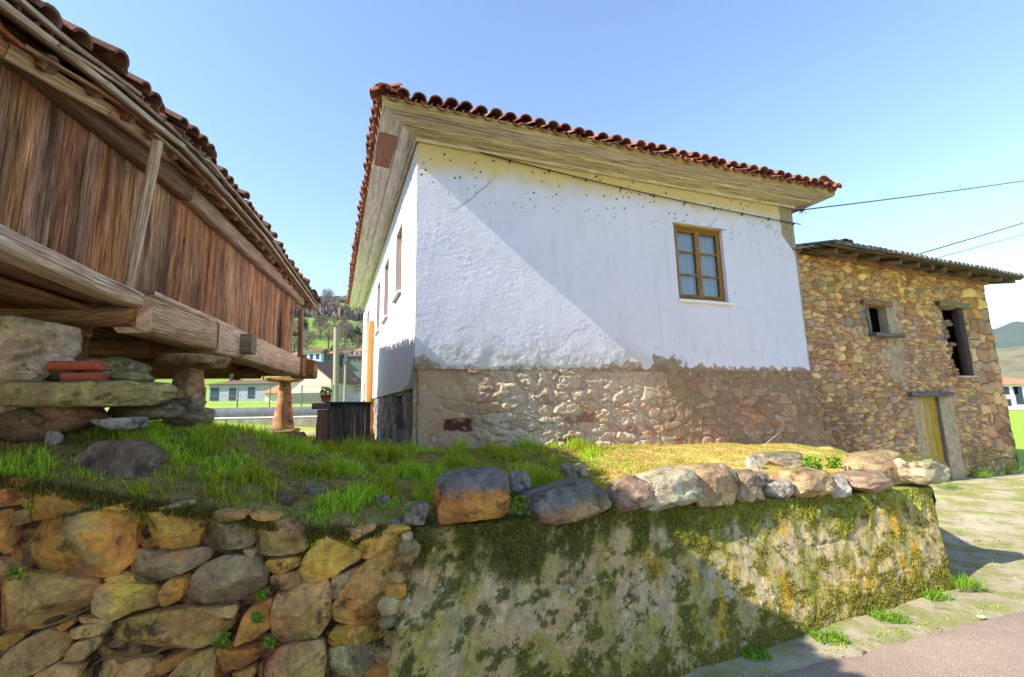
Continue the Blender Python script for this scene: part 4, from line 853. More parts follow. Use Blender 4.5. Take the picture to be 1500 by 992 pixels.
# rounded masonry pier at the left edge
pc = atz(20, 530, 1.95); pc = atY(22, 530, 3.25); print('pier', pc)
pier = thing('boulder_pier', (pc[0], pc[1], 1.5), 'rounded pale boulder pier carrying the granary at the left edge', 'pier')
mb = MB()
for k, (px, py, w, h, c_) in enumerate(((35, 500, .56, .34, (.50, .45, .37)), (25, 540, .62, .26, (.46, .40, .32)), (15, 575, .55, .24, (.36, .33, .28)), (-30, 500, .5, .36, (.42, .30, .12)), (-40, 545, .5, .3, (.36, .24, .10)), (-35, 585, .55, .3, (.33, .25, .16)), (5, 606, .7, .2, (.32, .24, .2)))):
    p = atY(px, py, 3.2+(.1 if px < 0 else 0)); rock(mb, p, (w*1.08, .5, h*1.2), 40+k, 5, 5, n1=.12, n2=.06, boxy=.7, col=np.array(c_)*np.array((1.35, 1.2, 1.05)))
mb.build('boulders', m_stone('pale_boulder', lich=.25, bump=.9), pier)
# stump of dark post on the pier's right, wooden wedge
mb = MB(); p = atY(112, 512, 3.9); tube(mb, [p-Z*.3, p+Z*.12], .085, 12, .1, col=None); tag(recentre(mb.build('short_post', WOODD)), 'short dark round post beside the pale boulder pier under the granary', 'post')
mb = MB(); p = atY(110, 480, 3.75); box(mb, p, .16, .16, .15, b=.1); tag(recentre(mb.build('wedge_block', WOODP)), 'yellowish wooden block wedged on the short post under the granary logs', 'block')
# slab with bricks and mossy rubble
sp_ = atY(132, 578, 3.2); mb = MB(); rock(mb, sp_, (.98, .55, .19), 61, 5, 3, n1=.07, n2=.07, boxy=.3, col=(.42, .33, .16)); SLABM = m_stone('mossy_slab', moss=.7, bump=.9); tag(recentre(mb.build('stone_slab', SLABM)), 'long flat mossy stone slab under the near end of the granary', 'slab')
BRK = m_plain('old_red_brick', (.40, .085, .05), .95, 30, .3, .4)
for k, (px, py, w, lab) in enumerate(((118, 536, .34, 'upper red brick bedded in moss on the long stone slab'), (128, 553, .25, 'lower red brick lying directly on the long stone slab'))):
    mb = MB(); p = atY(px, py, 3.13); beam(mb, p-V3(w/2, 0, 0), p+V3(w/2, .02, 0), .14, .062, side=(0, 1, 0), seg=6, rough=.004, bev=.2); tag(recentre(mb.build('brick', BRK)), lab, 'brick', 'bricks on the stone slab')
mb = MB()
for k, (px, py, w, h) in enumerate(((178, 541, .3, .17), (150, 535, .3, .1), (196, 552, .16, .09), (100, 545, .34, .16), (165, 550, .3, .1))): rock(mb, atY(px, py, 3.28), (w, .3, h), 70+k, 4, 7, col=(.22, .20, .10))
tag(recentre(mb.build('rubble_heap', SLABM)), 'mossy lump of rubble beside the red bricks on the slab', 'rubble')
for k, (px, py, Y_, w, h, c_, lab) in enumerate(((45, 622, 3.1, .5, .25, (.20, .10, .06), 'dark reddish stone under the left end of the long slab'), (105, 612, 3.15, .4, .22, (.26, .12, .07), 'reddish broken stone under the middle of the long slab'), (178, 620, 3.1, .22, .10, (.36, .33, .29), 'pale grey flat stone in grass below the long slab'), (215, 603, 3.5, .5, .14, (.20, .15, .1), 'dark brown stone in the bank between slab and square pillar'))):
    mb = MB(); rock(mb, atY(px, py, Y_), (w, .35, h), 80+k, 4, 8, col=c_); tag(recentre(mb.build('stone', ROCKM)), lab, 'stone')
# rubble around the pillars
for k, (px, py, w, h, c_, lab) in enumerate(((318, 602, .20, .10, (.48, .36, .2), 'small tan rounded stone right of the square pillar footing'), (345, 610, .5, .16, (.26, .18, .12), 'brown jagged stone between the two granary pillars'), (375, 632, .55, .18, (.27, .25, .22), 'grey flat stone half sunk in grass between the pillars'), (350, 640, .3, .10, (.24, .22, .19), 'small grey stone in grass below the jagged brown stone'), (437, 632, .32, .22, (.36, .2, .13), 'reddish stone leaning right of the far pillar foot'), (458, 640, .4, .14, (.24, .2, .15), 'dull brown stone right of the far granary pillar'), (400, 640, .4, .16, (.25, .19, .13), 'brown stone left of the far pillar foot'))):
    Y_ = {318: 5.0, 345: 6.2, 375: 6.4, 350: 5.4}.get(px, 8.6); p = atY(px, py, Y_); p[2] = min(p[2], float(terr(p[0], p[1], False))+h*.35) ; mb = MB(); rock(mb, p, (w*1.1, .4, h*1.2), 90+k, 4, 9, rot=k, col=c_); tag(recentre(mb.build('stone', ROCKM)), lab, 'stone')
# ================================================================== GATE between granary and house
def gpt(px, py): return atY(px, py, 9.1)
gt = thing('plank_gate', gpt(512, 660), 'dark vertical plank gate with a flat top beside the white house', 'gate'); mb = MB(); ga = gpt(482, 592); gb = gpt(543, 592); zb = .75; n = 8
for k in range(n): p = ga+(gb-ga)*(k+.5)/n; beam(mb, V3(p[0], p[1], zb), p, .03, np.linalg.norm(gb-ga)/n-.008, side=(0, 1, 0), seg=4, rough=.002)
mb.build('planks', GREYW, gt); mb = MB(); beam(mb, ga-V3(.05, .05, -.02), gb+V3(.02, -.05, .02), .10, .05, side=(0, 1, 0)); mb.build('top_rail', m_wood('near_black_wood', [(.01, .009, .01), (.03, .028, .03), (.05, .045, .045)]), gt)
gp_ = thing('gate_post', gpt(474, 655), 'brown rough gate post with dark capping at the left of the plank gate', 'post'); mb = MB(); p = gpt(475, 600); beam(mb, V3(p[0], p[1], zb), p, .2, .2, side=(0, 1, 0), seg=8, rough=.01); mb.build('shaft', WOODD, gp_); mb = MB(); p = gpt(474, 595); box(mb, p, .34, .3, .12); mb.build('cap', GREYW, gp_)
fpot = thing('flower_pot', gpt(477, 588), 'small terracotta flower pot on the gate post capping', 'flower pot'); p = gpt(477, 589); mb = MB(); tube(mb, [p, p+Z*.12, p+Z*.12, p+Z*.15], [.07, .10, .115, .115], 14); mb.build('pot', m_plain('terracotta', (.5, .16, .07), .8), fpot)
def leaves(mb, P, n, sp, sz, upb=.3):
    P = np.array(P); c = P+np.clip(rng.normal(size=(n, 3)), -1.3, 1.3)*np.array(sp); c[:, 2] = np.maximum(c[:, 2], P[2]-sp[2]*.8)
    d = rng.normal(size=(n, 3)); d[:, 2] = np.abs(d[:, 2])*upb+.1; d /= np.linalg.norm(d, axis=1)[:, None]; e = np.cross(d, rng.normal(size=(n, 3))); e /= np.linalg.norm(e, axis=1)[:, None]
    s = sz*rng.uniform(.6, 1.3, n)[:, None]; nn = np.cross(d, e)
    v = np.stack([c-d*s, c+e*s*.5-d*s*.2, c+e*s*.42+d*s*.5, c+d*s+nn*s*.1, c-e*s*.42+d*s*.5, c-e*s*.5-d*s*.2], 1).reshape(-1, 3); b = np.arange(n)[:, None]*6
    mb.add(v, np.concatenate([b+[0, 1, 2, 3], b+[0, 3, 4, 5]], 0))
mb = MB(); leaves(mb, p+Z*.22, 60, (.06, .06, .05), .035, 2); mb.build('foliage', LEAF, fpot)
# ================================================================== DRY STONE WALL (left)
O3 = (0, 560, 1148/500.); O4 = (400, 560, 1148/500.)
PC = {'o': (.72, .31, .07), 'y': (.80, .45, .09), 'g': (.42, .30, .16), 'b': (.60, .36, .13), 'p': (.66, .36, .15), 'w': (.78, .56, .28), 'k': (.62, .36, .10)}
st3 = [('o', (0, 325), (80, 345), (88, 405), (0, 420)), ('o', (92, 362), (200, 372), (300, 415), (230, 440), (120, 465), (98, 440)), ('o', (35, 490), (150, 455), (420, 432), (440, 470), (430, 600), (360, 655), (150, 640), (50, 640), (25, 530)),
 ('y', (455, 500), (480, 445), (610, 430), (690, 460), (665, 510), (650, 555), (600, 570), (480, 560), (455, 530)), ('g', (672, 500), (700, 480), (865, 470), (862, 530), (830, 555), (720, 568), (675, 535)), ('b', (860, 480), (960, 472), (1015, 495), (1030, 560), (1000, 575), (865, 588)),
 ('g', (440, 590), (465, 565), (560, 575), (700, 560), (690, 600), (560, 665), (470, 680), (440, 650)), ('g', (615, 690), (680, 620), (760, 590), (850, 590), (890, 640), (880, 690), (800, 735), (690, 750), (640, 730)), ('y', (895, 600), (1005, 590), (1000, 620), (940, 645), (895, 640)),
 ('b', (910, 650), (990, 638), (1010, 680), (960, 695), (912, 695)), ('b', (922, 740), (940, 705), (1090, 670), (1110, 700), (1105, 800), (1060, 860), (950, 880), (912, 850)), ('o', (790, 880), (830, 765), (915, 738), (905, 830), (850, 865)),
 ('b', (0, 680), (60, 655), (180, 640), (310, 670), (325, 710), (290, 760), (200, 810), (100, 835), (0, 840)), ('y', (315, 760), (330, 690), (370, 672), (500, 690), (528, 720), (520, 755), (440, 775), (350, 785)), ('o', (530, 720), (560, 670), (625, 650), (612, 725), (545, 762)),
 ('p', (350, 662), (400, 645), (436, 655), (438, 682), (380, 672)), ('o', (185, 825), (240, 800), (245, 815), (205, 842)), ('p', (215, 845), (290, 815), (365, 808), (340, 850), (260, 862)), ('b', (255, 795), (430, 783), (380, 804), (265, 812)),
 ('k', (330, 880), (380, 820), (540, 772), (640, 770), (770, 800), (760, 830), (690, 890), (560, 900), (480, 935), (370, 940), (330, 915)), ('o', (0, 850), (60, 850), (60, 870), (0, 915)), ('p', (0, 940), (60, 880), (160, 835), (225, 870), (200, 930), (100, 985), (0, 1010)),
 ('p', (218, 930), (245, 880), (325, 865), (320, 900), (260, 945)), ('o', (520, 960), (560, 930), (650, 900), (640, 925), (560, 980), (525, 985)), ('o', (720, 900), (940, 895), (930, 920), (800, 960), (720, 1010)), ('b', (560, 1000), (620, 930), (710, 905), (712, 1010), (600, 1030)),
 ('p', (270, 990), (320, 950), (510, 938), (520, 1010), (280, 1040)), ('o', (-10, 440), (35, 430), (30, 570), (-10, 580)), ('b', (35, 440), (95, 425), (95, 470), (50, 485)), ('p', (-10, 590), (25, 600), (40, 640), (-10, 655)), ('p', (695, 470), (710, 435), (825, 440), (820, 460), (740, 475)),
 ('k', (835, 440), (925, 455), (930, 468), (860, 466)), ('o', (335, 425), (430, 402), (450, 425), (380, 436)), ('g', (450, 440), (620, 405), (625, 422), (500, 432)), ('p', (870, 960), (960, 890), (1085, 875), (1088, 940), (1075, 1030), (870, 1020)), ('b', (775, 985), (850, 960), (855, 985), (800, 1030)),
 ('b', (640, 770), (790, 755), (780, 795), (700, 780)), ('g', (820, 560), (858, 562), (855, 585), (830, 583)), ('p', (108, 990), (200, 945), (262, 960), (255, 1030), (110, 1030))]
st4 = [('p', (210, 510), (330, 487), (342, 500), (260, 530), (220, 522)), ('y', (290, 545), (400, 490), (455, 490), (465, 525), (400, 570), (300, 600)), ('y', (80, 640), (115, 580), (170, 515), (225, 540), (290, 575), (285, 600), (190, 660), (95, 678)),
 ('k', (208, 750), (280, 640), (370, 570), (450, 565), (485, 600), (470, 680), (450, 760), (400, 800), (270, 815), (212, 800)), ('g', (195, 660), (280, 630), (305, 628), (230, 712), (200, 735)), ('y', (185, 870), (215, 830), (370, 815), (378, 845), (350, 875), (200, 897)), ('w', (180, 910), (260, 890), (355, 878), (365, 930), (330, 1000), (185, 1020))]
dw = thing('dry_stone_wall', T0+sdir*1.2-V3(0, 0, .9), 'dry stone retaining wall of large ochre and brown boulders at the left', 'wall')
def poly_stone(mb, poly, col, seed, thick=.11):
    poly = np.array(poly); 
    a = .5*np.sum(poly[:, 0]*np.roll(poly[:, 1], -1)-poly[:, 1]*np.roll(poly[:, 0], -1))
    if a < 0: poly = poly[::-1]; a = -a
    cc_ = poly.mean(0); poly = cc_+(poly-cc_)*1.085
    for _ in range(3): poly = np.stack([poly*.87+np.roll(poly, -1, 0)*.13, poly*.13+np.roll(poly, -1, 0)*.87], 1).reshape(-1, 2)
    seg = np.linalg.norm(np.roll(poly, -1, 0)-poly, axis=1); cum = np.concatenate([[0], np.cumsum(seg)]); n = int(np.clip(cum[-1]/.011, 32, 150)); tt = np.linspace(0, cum[-1], n, endpoint=False); pp = np.vstack([poly, poly[:1]])
    P = np.stack([np.interp(tt, cum, pp[:, 0]), np.interp(tt, cum, pp[:, 1])], 1)
    P += .006*np.stack([fbm(P[:, 0]*14, P[:, 1]*14, seed, 3), fbm(P[:, 0]*14, P[:, 1]*14, seed+5, 3)], 1)
    c = P.mean(0); size = math.sqrt(a); T = min(thick, .04+.16*size); r_ = np.random.default_rng(seed)
    rings = [(.92, -.16), (1., -.03), (1.0, .0), (.995, .30), (.985, .52), (.968, .70), (.945, .82), (.915, .90)]+[(s_, 1.0) for s_ in np.linspace(.88, .06, 20)]
    tx, ty = r_.normal(size=2)*.12; planes = [(*(r_.normal(size=2)*.42), r_.uniform(.92, 1.2)) for _ in range(5)]
    V = []; 
    for s_, d_ in rings:
        q = c+(P-c)*s_; h = d_*T if d_ > 0 else d_*.6
        n1 = fbm(q[:, 0]*7, q[:, 1]*7, seed*1.7, 4, .55); n2 = fbm(q[:, 0]*26, q[:, 1]*26, seed*.7, 3, .6); ridge = np.abs(perlin(q[:, 0]*9+3, q[:, 1]*12, seed))
        hh = h+(max(d_, 0)**.5)*(.030*n1+.013*n2-.03*np.clip(.25-ridge, 0, 1)+(q[:, 0]-c[0])*tx+(q[:, 1]-c[1])*ty)
        for (pa, pb_, pc_) in planes: hh = np.where(d_ > 0, np.minimum(hh, T*pc_+(q[:, 0]-c[0])*pa+(q[:, 1]-c[1])*pb_+.004*n2), hh)
        V.append(np.stack([q[:, 0], q[:, 1], hh], 1))
    V = np.concatenate(V); V = np.vstack([V, [[c[0], c[1], T*1.02+.02*float(fbm([c[0]*7], [c[1]*7], seed*1.7, 4, .55)[0])]]])
    W3 = SP[None]-sdir[None]*V[:, :1]+Z[None]*V[:, 1:2]+SN[None]*(V[:, 2:3]-.03)
    m_ = len(rings); f = [(i*n+j, i*n+(j+1) % n, (i+1)*n+(j+1) % n, (i+1)*n+j) for i in range(m_-1) for j in range(n)]+[((m_-1)*n+j, (m_-1)*n+(j+1) % n, m_*n) for j in range(n)]
    bc = np.array(col)*r_.uniform(.85, 1.15); vn = fbm(V[:, 0]*5, V[:, 1]*5, seed, 4); alt = np.array(PC[r_.choice(list('oygbk'))]); w_ = sst(0., .5, vn)[:, None]*.75
    ed = np.ones(len(V)); C = bc*(1-w_)+alt*w_; mb.add(W3, f, None, C)
def swl(px, py):   # photo px -> wall-plane coordinates (x along, z up) relative to SP
    p = onplane(px, py, SP, SN); return (-(p-SP)@sdir, p[2]-SP[2])
for k, S_ in enumerate([(s_, O3) for s_ in st3]+[(s_, O4) for s_ in st4]):
    (c_, *pts), o_ = S_; poly = [swl(o_[0]+x/o_[2], o_[1]+y/o_[2]) for x, y in pts]
    mb = MB(); poly_stone(mb, poly, PC[c_], 200+k); mb.build('stone', STONE, dw, angle=50)
# lower courses below the frame and to the left, smaller generic stones
for k in range(46):
    cx = -3.6+.16*(k % 23)+.04*((k//23) % 2); cz = -.80-.11*(k//23)
    if cx > -1.0 and False: continue
    w_, h_ = .075, .05; poly = [(cx+w_*math.cos(a)*rng.uniform(.85, 1.1), cz+h_*math.sin(a)*rng.uniform(.85, 1.1)) for a in np.linspace(0, 2*math.pi, 8, endpoint=False)]
    mb = MB(); poly_stone(mb, poly, PC['obkpg'[k % 5]], 300+k); mb.build('stone', STONE, dw) if k % 2 == 0 else None
# packing stones and earth behind
def coreH(U, V): e, a, b = masonry(U, V, .09, .05, 41, .95, .5); return .022*sst(0, .4, e)*a+.010*fbm(U*12, V*12, 1., 4)-.085
def coreC(U, V):
    e, a, b = masonry(U, V, .09, .05, 41, .95, .5); c = pal(b, [(.12, .06, .025), (.18, .09, .035), (.08, .045, .02), (.22, .12, .045)]); k = sst(.02, .15, e)[..., None]; return c*k+np.array((.02, .012, .006))*(1-k)
mb = MB(); a0 = SP+sdir*3.6; patch(mb, V3(a0[0], a0[1], -.1), V3(T0[0], T0[1], -.1), V3(T0[0], T0[1], .86), V3(a0[0], a0[1], 1.28), 3.6, 1.2, .012, coreH, [], coreC); mb.build('packing', m_col('packing_stones', .95, .5, 1.3), dw)
# ================================================================== CONCRETE RETAINING WALL
cw_ = thing('concrete_retaining_wall', (T0+T1)/2*V3(1, 1, 0), 'battered concrete retaining wall patched with green and orange moss', 'wall')
CWH = .95
def mossm(U, V):
    t_ = V/CWH; n = fbm(U*2.2, V*2.2, 5., 5); n2 = fbm(U*6, V*6, 15., 5); drip = fbm(U*5., V*.7, 33., 4)
    topm = sst(.76, .95, t_+.30*drip+.22*n2); bot = sst(.5, .12, t_+.35*n2+.2*n)
    mid = sst(-.08, .30, n+.55*n2)
    return topm, bot, mid, n, n2, drip
def cH(U, V):
    topm, bot, mid, n, n2, dp = mossm(U, V); h = .010*fbm(U*3, V*3, 2., 4)+.004*fbm(U*16, V*16, 3., 4)
    n3_ = fbm(U*1.7, V*5, 40., 4)
    for zz in (.36, .62): h = h-.010*sst(.010, .002, np.abs(V-zz-.015*np.sin(U*2.3)-.02*n2-.02*n))*sst(-.15, .2, n3_)+.003*(V > zz+.01)
    for uu in (.42, .83): h = h-.006*sst(.006, .001, np.abs(U-uu-.006*n2))*(V > .2)*(V < .8)
    lump = np.abs(fbm(U*20, V*20, 9., 4)); m_ = np.clip(topm+bot*.9, 0, 1); h = h+m_*(.012+.028*lump)+mid*.004*lump*2
    return h-.02
def cC(U, V):
    topm, bot, mid, n, n2, dp = mossm(U, V); n3 = fbm(U*13, V*13, 45., 5, .6); n4 = fbm(U*30, V*30, 46., 3); L1 = lambda k: np.clip(k, 0, 1)[..., None]; t_ = V/CWH
    lit = sst(1.2, 2.2, U+.4*n); c = np.array((.60, .39, .16))*(1-L1(lit))+np.array((.58, .45, .26))*L1(lit); c = .86*c*(1+.35*n[..., None]+.35*n3[..., None])  # sunny and shaded stretches toned apart: light put into the concrete colour
    def lay(c, k, col, v=.5): k = L1(k); return c*(1-k)+np.array(col)*(1+v*n3[..., None]+.35*n4[..., None])*k
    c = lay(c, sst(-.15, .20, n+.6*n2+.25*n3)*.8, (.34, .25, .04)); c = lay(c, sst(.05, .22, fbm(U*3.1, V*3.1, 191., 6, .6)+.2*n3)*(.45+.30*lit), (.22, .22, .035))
    c = lay(c, sst(.10, .2, fbm(U*4.3, V*4.3, 66., 5, .6))*.55, (.54, .38, .20), .3)
    c = lay(c, sst(.14, .26, fbm(U*5.5, V*9, 201., 7, .72)+.15*sst(.5, .1, t_))*.85, (.085, .085, .018))
    c = lay(c, sst(.02, .26, fbm(U*4.5+V*.4, V*2.2, 88., 5)*1.1+.2*n2)*sst(.1, .4, t_+.1*n)*sst(1.0, 1.6, U)*sst(.0, .2, fbm(U*2.5, V*1.5, 140., 3)+.12)*.9, (.50, .27, .02), .9)
    c = lay(c, sst(.05, .35, fbm(U*7, V*1.6, 211., 6, .65)+.25*n2)*sst(.25, .9, t_+.2*n)*.6, (.12, .11, .03), .6)
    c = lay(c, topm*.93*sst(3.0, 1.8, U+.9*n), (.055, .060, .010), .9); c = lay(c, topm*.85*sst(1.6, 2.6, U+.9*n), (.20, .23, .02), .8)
    c = lay(c, sst(-.05, .15, bot-.55+.8*n3+.4*n2)*.9, (.10, .095, .012), .9); c = lay(c, sst(.42, .46, fbm(U*12, V*12, 111., 4))*.45, (.72, .62, .42), .1)
    return np.clip(c, .006, .9)
CM = m_col('mossy_concrete', .95, .9, 1.5, dist=.014, var=.3); mb = MB()
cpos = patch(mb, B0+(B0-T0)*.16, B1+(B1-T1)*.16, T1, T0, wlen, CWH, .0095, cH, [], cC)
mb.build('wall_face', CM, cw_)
# top cap + right end
mb = MB(); patch(mb, T0-Z*.0, T1, T1+wb*.34+Z*.03, T0+wb*.34+Z*.03, wlen, .34, .02, lambda U, V: .012*fbm(U*8, V*8, 1., 4), [], lambda U, V: cC(U, V*0+.9))
E2 = T1+ED*4.2; E2b = B1+ED*4.2; patch(mb, B1+(B1-T1)*.16, V3(E2b[0], E2b[1], -.2), V3(E2[0], E2[1], .72), T1, 4.2, CWH, .03, cH, [], cC); patch(mb, T1, V3(E2[0], E2[1], .72), V3(*(E2-V3(.3, 0, 0))[:2], .74), T1-V3(.3, 0, -.02), 4.2, .3, .04, lambda U, V: .01*fbm(U*8, V*8), [], lambda U, V: cC(U, V*0+.9))
mb.build('wall_top', CM, cw_)
# boulders along the wall top : px box -> stone
BO = [((590, 735, 632, 777), 'g', 'small dark grey rounded stone at the left end of the row on the concrete wall'), ((632, 686, 746, 774), 'O', 'largest boulder, orange-brown with a grey top, on the concrete wall'), ((745, 690, 776, 728), 'G', 'small grey pointed stone behind the largest orange boulder'),
 ((770, 707, 887, 768), 'B', 'wide flat-topped brown boulder right of the largest orange boulder'), ((884, 698, 954, 757), 'P', 'pinkish grey rounded boulder left of the cracked whitish one'), ((926, 685, 1018, 753), 'W', 'whitish boulder with a deep crack in its face'),
 ((1003, 679, 1071, 749), 'T', 'tall tan square-faced boulder right of the cracked whitish one'), ((1064, 687, 1109, 741), 't', 'narrow tan-grey stone right of the tall tan boulder'), ((1098, 688, 1124, 722), 'p', 'tiny upright pinkish stone in the row of boulders'), ((1112, 700, 1152, 740), 'w', 'small angular white-faced stone in the middle of the row'),
 ((1148, 686, 1204, 737), 'T', 'tan boulder with slanting face left of the small whitish stone'), ((1199, 695, 1237, 734), 'w', 'small whitish rounded stone near the right end of the row'), ((1230, 688, 1288, 726), 'P', 'flat pinkish tan stone in front of the big rear boulder'), ((1250, 660, 1324, 716), 'T', 'large smooth tan boulder near the right end of the row'), ((1316, 667, 1367, 714), 'Y', 'mossy white stone last at the right end of the row')]
BC = {'g': (.30, .25, .21), 'G': (.30, .27, .25), 'O': (.58, .24, .07), 'B': (.38, .23, .13), 'P': (.42, .28, .21), 'W': (.60, .53, .38), 'T': (.50, .35, .20), 't': (.42, .32, .21), 'p': (.38, .28, .24), 'w': (.52, .47, .40), 'Y': (.48, .42, .27)}
BRM = m_stone('row_boulder', lich=.35, moss=.35, bump=.9); BRY = m_stone('yellow_moss_boulder', lich=.5, moss=1.4, bump=.9); capN = nrm(np.cross(wdh, Z))
for k, ((x0, y0, x1, y1), c_, lab) in enumerate(BO):
    back = {2: .30, 13: .28, 8: .08}.get(k, .065)
    pl = T0+wb*(back-.0); a = onplane(x0, (y0+y1)/2, pl, capN); b = onplane(x1, (y0+y1)/2, pl, capN); tp = onplane((x0+x1)/2, y0, pl, capN)[2]; bt = onplane((x0+x1)/2, y1, pl-wb*.12, capN)[2]
    w_ = np.linalg.norm(b-a); h_ = tp-bt; c = (a+b)/2; c[2] = (tp+bt)/2; mb = MB(); dep = min(max(w_*.8, h_*.9), .40)
    o = len(mb.v); rock(mb, c, (w_*.95, dep*1.05, h_*1.04), 400+k*3, 5, {'W': 12, 'w': 12, 'T': 8}.get(c_, 7), rot=math.atan2(wdh[1], wdh[0]), n1=.12, n2=.05, boxy=.42 if c_ not in 'gP' else .6, col=BC[c_])
    v = mb.v[0]; base = np.array(BC[c_]); C = np.tile(base, (len(v), 1))
    if c_ in 'OB':
        tt = sst(.55, .72, (v[:, 2]-v[:, 2].min())/(np.ptp(v[:, 2]))+.18*fbm(v[:, 0]*9, v[:, 1]*9, v[:, 2]*9, 3)+(.25 if c_ == 'B' else 0)*sst(.1, -.1, (v[:, 0]-c[0])))[:, None]; C = C*(1-tt)+np.array((.24, .21, .20))*tt
    mb.c[0] = C
    tag(recentre(mb.build('boulder', BRY if c_ == 'Y' else BRM)), lab, 'boulder', 'boulders along the top of the concrete wall')
# field stones on the bank
FS = [((110, 654, 234, 708), 2.8, (.24, .17, .13), 'large dark grey-brown rock lying in the grass above the dry stone wall'), ((818, 676, 862, 700), None, (.42, .34, .23), 'small tan stone in the grass left of the dry patch'), ((1108, 660, 1172, 684), None, (.36, .31, .25), 'flat grey-tan stone in the dry grass behind the boulder row'), ((1090, 668, 1116, 690), None, (.55, .52, .47), 'small white stone in the dry grass behind the boulder row'), ((448, 705, 478, 725), None, (.30, .25, .2), 'small grey stone in the grass above the wall joint'), ((550, 722, 572, 742), None, (.27, .24, .22), 'small stone at the edge of the bank left of the row'), ((395, 715, 430, 738), None, (.22, .14, .1), 'reddish brown small stone half hidden in the grass'), ((573, 755, 590, 772), None, (.24, .24, .26), 'tiny grey stone left of the first row stone'), ((70, 628, 92, 648), 2.95, (.42, .38, .33), 'small pale stone in the grass left of the large dark rock')]
for k, ((x0, y0, x1, y1), Y_, c_, lab) in enumerate(FS):
    if Y_ is None:
        lo_ = 2.3; best = None
        for Yt in np.arange(2.3, 6, .02):
            p = atY((x0+x1)/2, y1-2, Yt)
            if p[2] < float(terr(p[0], p[1], False))+.0: best = Yt; break
        Y_ = best or 3.
    a = atY(x0, (y0+y1)/2, Y_); b = atY(x1, (y0+y1)/2, Y_); tp = atY((x0+x1)/2, y0, Y_)[2]; bt = atY((x0+x1)/2, y1, Y_)[2]; mb = MB(); rock(mb, V3((a[0]+b[0])/2, Y_, (tp+bt)/2-.02), (b[0]-a[0], (b[0]-a[0])*.7, (tp-bt)*(1.25 if k else 1.7)), 500+k, 5, 9 if k else 5, n1=.16 if k else .2, boxy=.55 if k else .85, col=c_); tag(recentre(mb.build('stone', ROCKM)), lab, 'stone')

for k in range(15):
    zz = .06+.058*k; tt_ = (zz)/.9; bxx = B0*(1-tt_)+T0*tt_; p = V3(bxx[0]-.03+rng.normal()*.02, bxx[1]-.02, zz); mb = MB(); sz = rng.uniform(.05, .11); rock(mb, p, (sz*1.2, .10, sz), 700+k, 3, 8, col=np.array(PC['obkgw'[k % 5]])*.8); mb.build('stone', STONE, dw)
# ================================================================== VEGETATION
def blades(mb, P, h, w, lean=.45, col=None):
    n = len(P); a = rng.random(n)*2*math.pi; d = np.stack([np.cos(a), np.sin(a), 0*a], 1); b = rng.random(n)*2*math.pi; sdv = np.stack([np.cos(b), np.sin(b), 0*b], 1)
    h = h[:, None]; w = w[:, None]; l = (rng.random(n)[:, None]**1.5*lean*1.6+.05)
    p1 = P+Z*h*.5+d*h*l*.25; p2 = P+Z*h*(1-.35*l)+d*h*l
    v = np.stack([P-sdv*w, P+sdv*w, p1+sdv*w*.75, p1-sdv*w*.75, p2], 1).reshape(-1, 3); i = np.arange(n)[:, None]*5
    c = np.ones((n, 3)) if col is None else col
    cc = np.repeat(c, 5, 0); mb.add(v, np.concatenate([i+[0, 1, 2], i+[0, 2, 3], i+[3, 2, 4]], 0), None, cc)
def scatter(n, x0, x1, y0, y1):
    x = rng.uniform(x0, x1, n); y = rng.uniform(y0, y1, n); D = behind(x, y); r_ = (x-ER[0])*EN[0]+(y-ER[1])*EN[1]
    uh = (x-A[0])*dF[0]+(y-A[1])*dF[1]; nh = (x-A[0])*NF[0]+(y-A[1])*NF[1]; inh = (uh > 0) & (nh < .05)
    ok = (D > .0) & (r_ < -.02) & ~inh; dl = (x-A[0])*NL[0]+(y-A[1])*NL[1]; ok &= ~((nh < 0) & (dl < .05))
    return x[ok], y[ok], D[ok]
mb = MB()
for (n, x0, x1, y0, y1, hs) in ((150000, -3.6, .9, 2.1, 4.6, 1.25), (90000, -4.6, 2.2, 4.2, 7.0, 1.3), (30000, -5.5, -1.2, 7, 11, 1.4), (26000, .6, 5.4, 3, 8.6, .9)):
    x, y, D = scatter(n, x0, x1, y0, y1); cl = fbm(x*2.6, y*2.6, 12., 4); cl2 = fbm(x*9, y*9, 2., 3); dr = dryness(x, y)
    keep = rng.random(len(x)) < sst(.0, .42, cl+.55*cl2+.08)*.8*(1-.80*dr)*1.0; x, y, D, cl, cl2, dr = [q[keep] for q in (x, y, D, cl, cl2, dr)]
    z = terr(x, y)-.10*sst(.16, .0, D)-.004; tall = sst(.05, .45, cl+.35*cl2)
    h = (.020+.12*tall*rng.random(len(x))+.022*rng.random(len(x)))*hs*(.45+.55*sst(.0, .35, D))*(1-.5*dr); g = sst(-.3, .4, fbm(x*1.4, y*1.4, 90., 3))[:, None]
    nh = (x-A[0])*NF[0]+(y-A[1])*NF[1]; h = h*(1+.5*sst(.8, .1, np.abs(nh))*(1-dr))
    col = (np.array((.9, .62, .5))*(1-g)+np.array((1.05, 1.0, 1.0))*g)*rng.uniform(.65, 1.2, (len(x), 1))
    blades(mb, np.stack([x, y, z], 1), h, np.full(len(x), .0022)*(1+.22*y), .55, col)
tag(mb.build('grass', GRASS, smooth=False), 'fresh green grass growing on the bank above the walls', 'grass', kind='stuff')
mb = MB(); x, y, D = scatter(170000, -4.4, 2.2, 2.1, 7.8); dr = dryness(x, y); k = rng.random(len(x)) < (1-.8*dr)*.85; x, y, D = x[k], y[k], D[k]; z = terr(x, y)-.10*sst(.16, .0, D)-.004; q = rng.random((len(x), 1)); q2 = sst(-.2, .3, fbm(x*3, y*3, 55., 3))[:, None]
